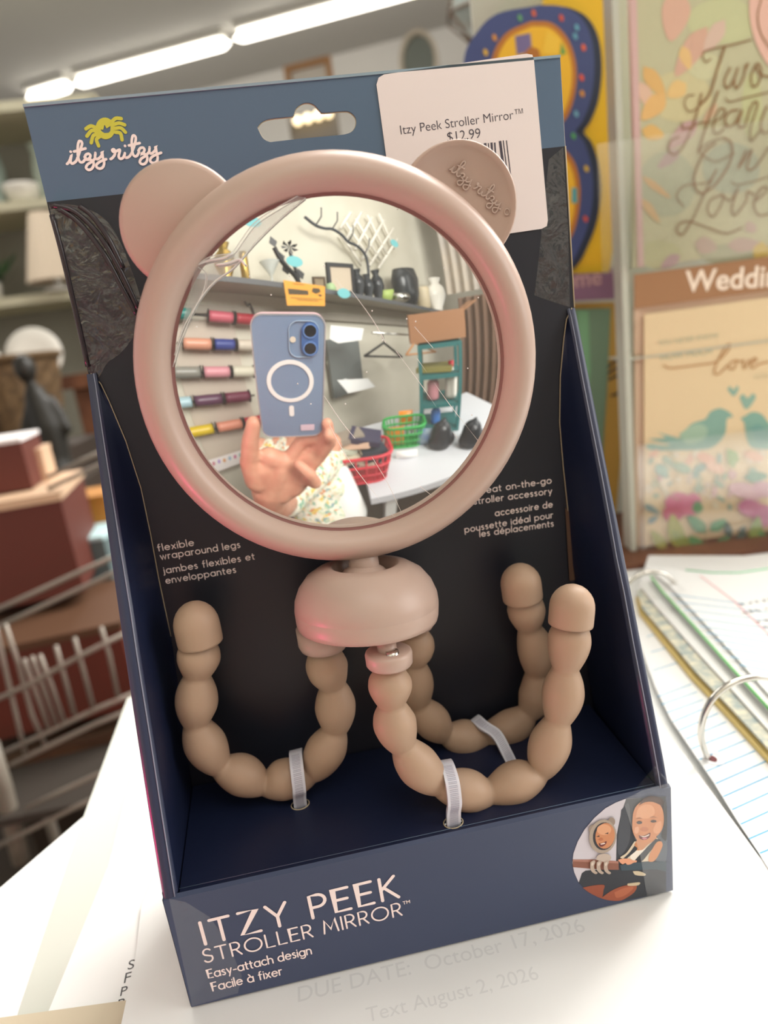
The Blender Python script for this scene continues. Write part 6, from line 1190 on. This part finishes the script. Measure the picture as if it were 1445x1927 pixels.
hanger('black plastic clothes hanger below the shelf', [(-0.9004,0.0067),(-0.6789,-0.0517),(-1.1183,-0.1437),(-0.8981,0.066)], M_blk)
hanger('light wooden clothes hanger beside the black one', [(-1.3346,-0.059),(-1.1834,-0.1384),(-1.7442,-0.2137),(-1.3281,0.0112)], mat('hanger_wood', '#c48a58', .5))
tag(tube('hanging_rail', [wat(-0.7826, 0.0956, .28), wat(-1.5386, -0.0256, .28)], .008, M_chrome), 'chrome rail under the shelf holding the hangers', 'rail')
# brown curtain and pale drape at the far right of the reflection
def drape(label, a, b, z0, z1, m, name='curtain', nfold=9):
    a = Vector(a); b = Vector(b); d = (b-a); n_ = Vector((-d.y, d.x, 0)).normalized(); V = []; F = []; N = nfold*8
    for i in range(N+1): q = a+d*(i/N)+n_*.03*math.sin(i/8*2*PI); V += [(q.x, q.y, z0), (q.x, q.y, z1)]
    for i in range(N): F.append((2*i, 2*i+2, 2*i+3, 2*i+1))
    return tag(mesh(name, V, F, m, None, True), label, 'curtain')
p0 = (1.34606,-2.01758,-0.43144); p1_ = (1.59506,-1.57068,-0.41312); d_ = (p1_[0]-p0[0], p1_[1]-p0[1])
drape('brown curtain hanging beyond the teal shelf', (p0[0], p0[1], 0), (p0[0]+d_[0]*1.6, p0[1]+d_[1]*1.6, 0), -1.12, .28, mat('brown_drape', '#7b6253', .85))
p0 = (1.4131,-2.34663,0.76049); p1_ = (1.68275,-1.69946,0.51394); d_ = (p1_[0]-p0[0], p1_[1]-p0[1])
drape('pale sheer drape above the brown curtain', (p0[0], p0[1], 0), (p0[0]+d_[0]*1.6, p0[1]+d_[1]*1.6, 0), .34, 1.9, mat('pale_drape', '#cfc3b4', .85, noise='#b9b4b0', scale=2.5))
# unseen pink lamp added out of frame beside the counter to tint the plastic
gl_ = thing('added_pink_lamp', 'small pink globe lamp added out of frame beside the left edge of the counter', 'lamp', (-.275, -.02, -.475))
lathe('globe', [(.001, -.036)] + [(.036*math.sin(a), -.036*math.cos(a)) for a in [k*PI/12 for k in range(1, 12)]] + [(.001, .036)], mat('pink_globe', '#ff5a9a', .4, emit='#ff2a7c', estr=30), gl_, 24, (0, 0, .46))
tube('stem', [(0, 0, .02), (0, 0, .428)], .006, M_white, gl_, 12); lathe('base', [(.001, 0), (.05, 0), (.05, .012), (.008, .022)], M_white, gl_, 24)
tst = thing('side_stool', 'low white stool under the pink lamp', 'stool', (-.275, -.02, -1.205))
box('seat', (0, 0, .715), (.17, .13, .03), M_white, tst)
for a in (-1, 1):
    for b in (-1, 1): box('leg', (a*.08, b*.055, .3825), (.025, .025, .635), M_white, tst)
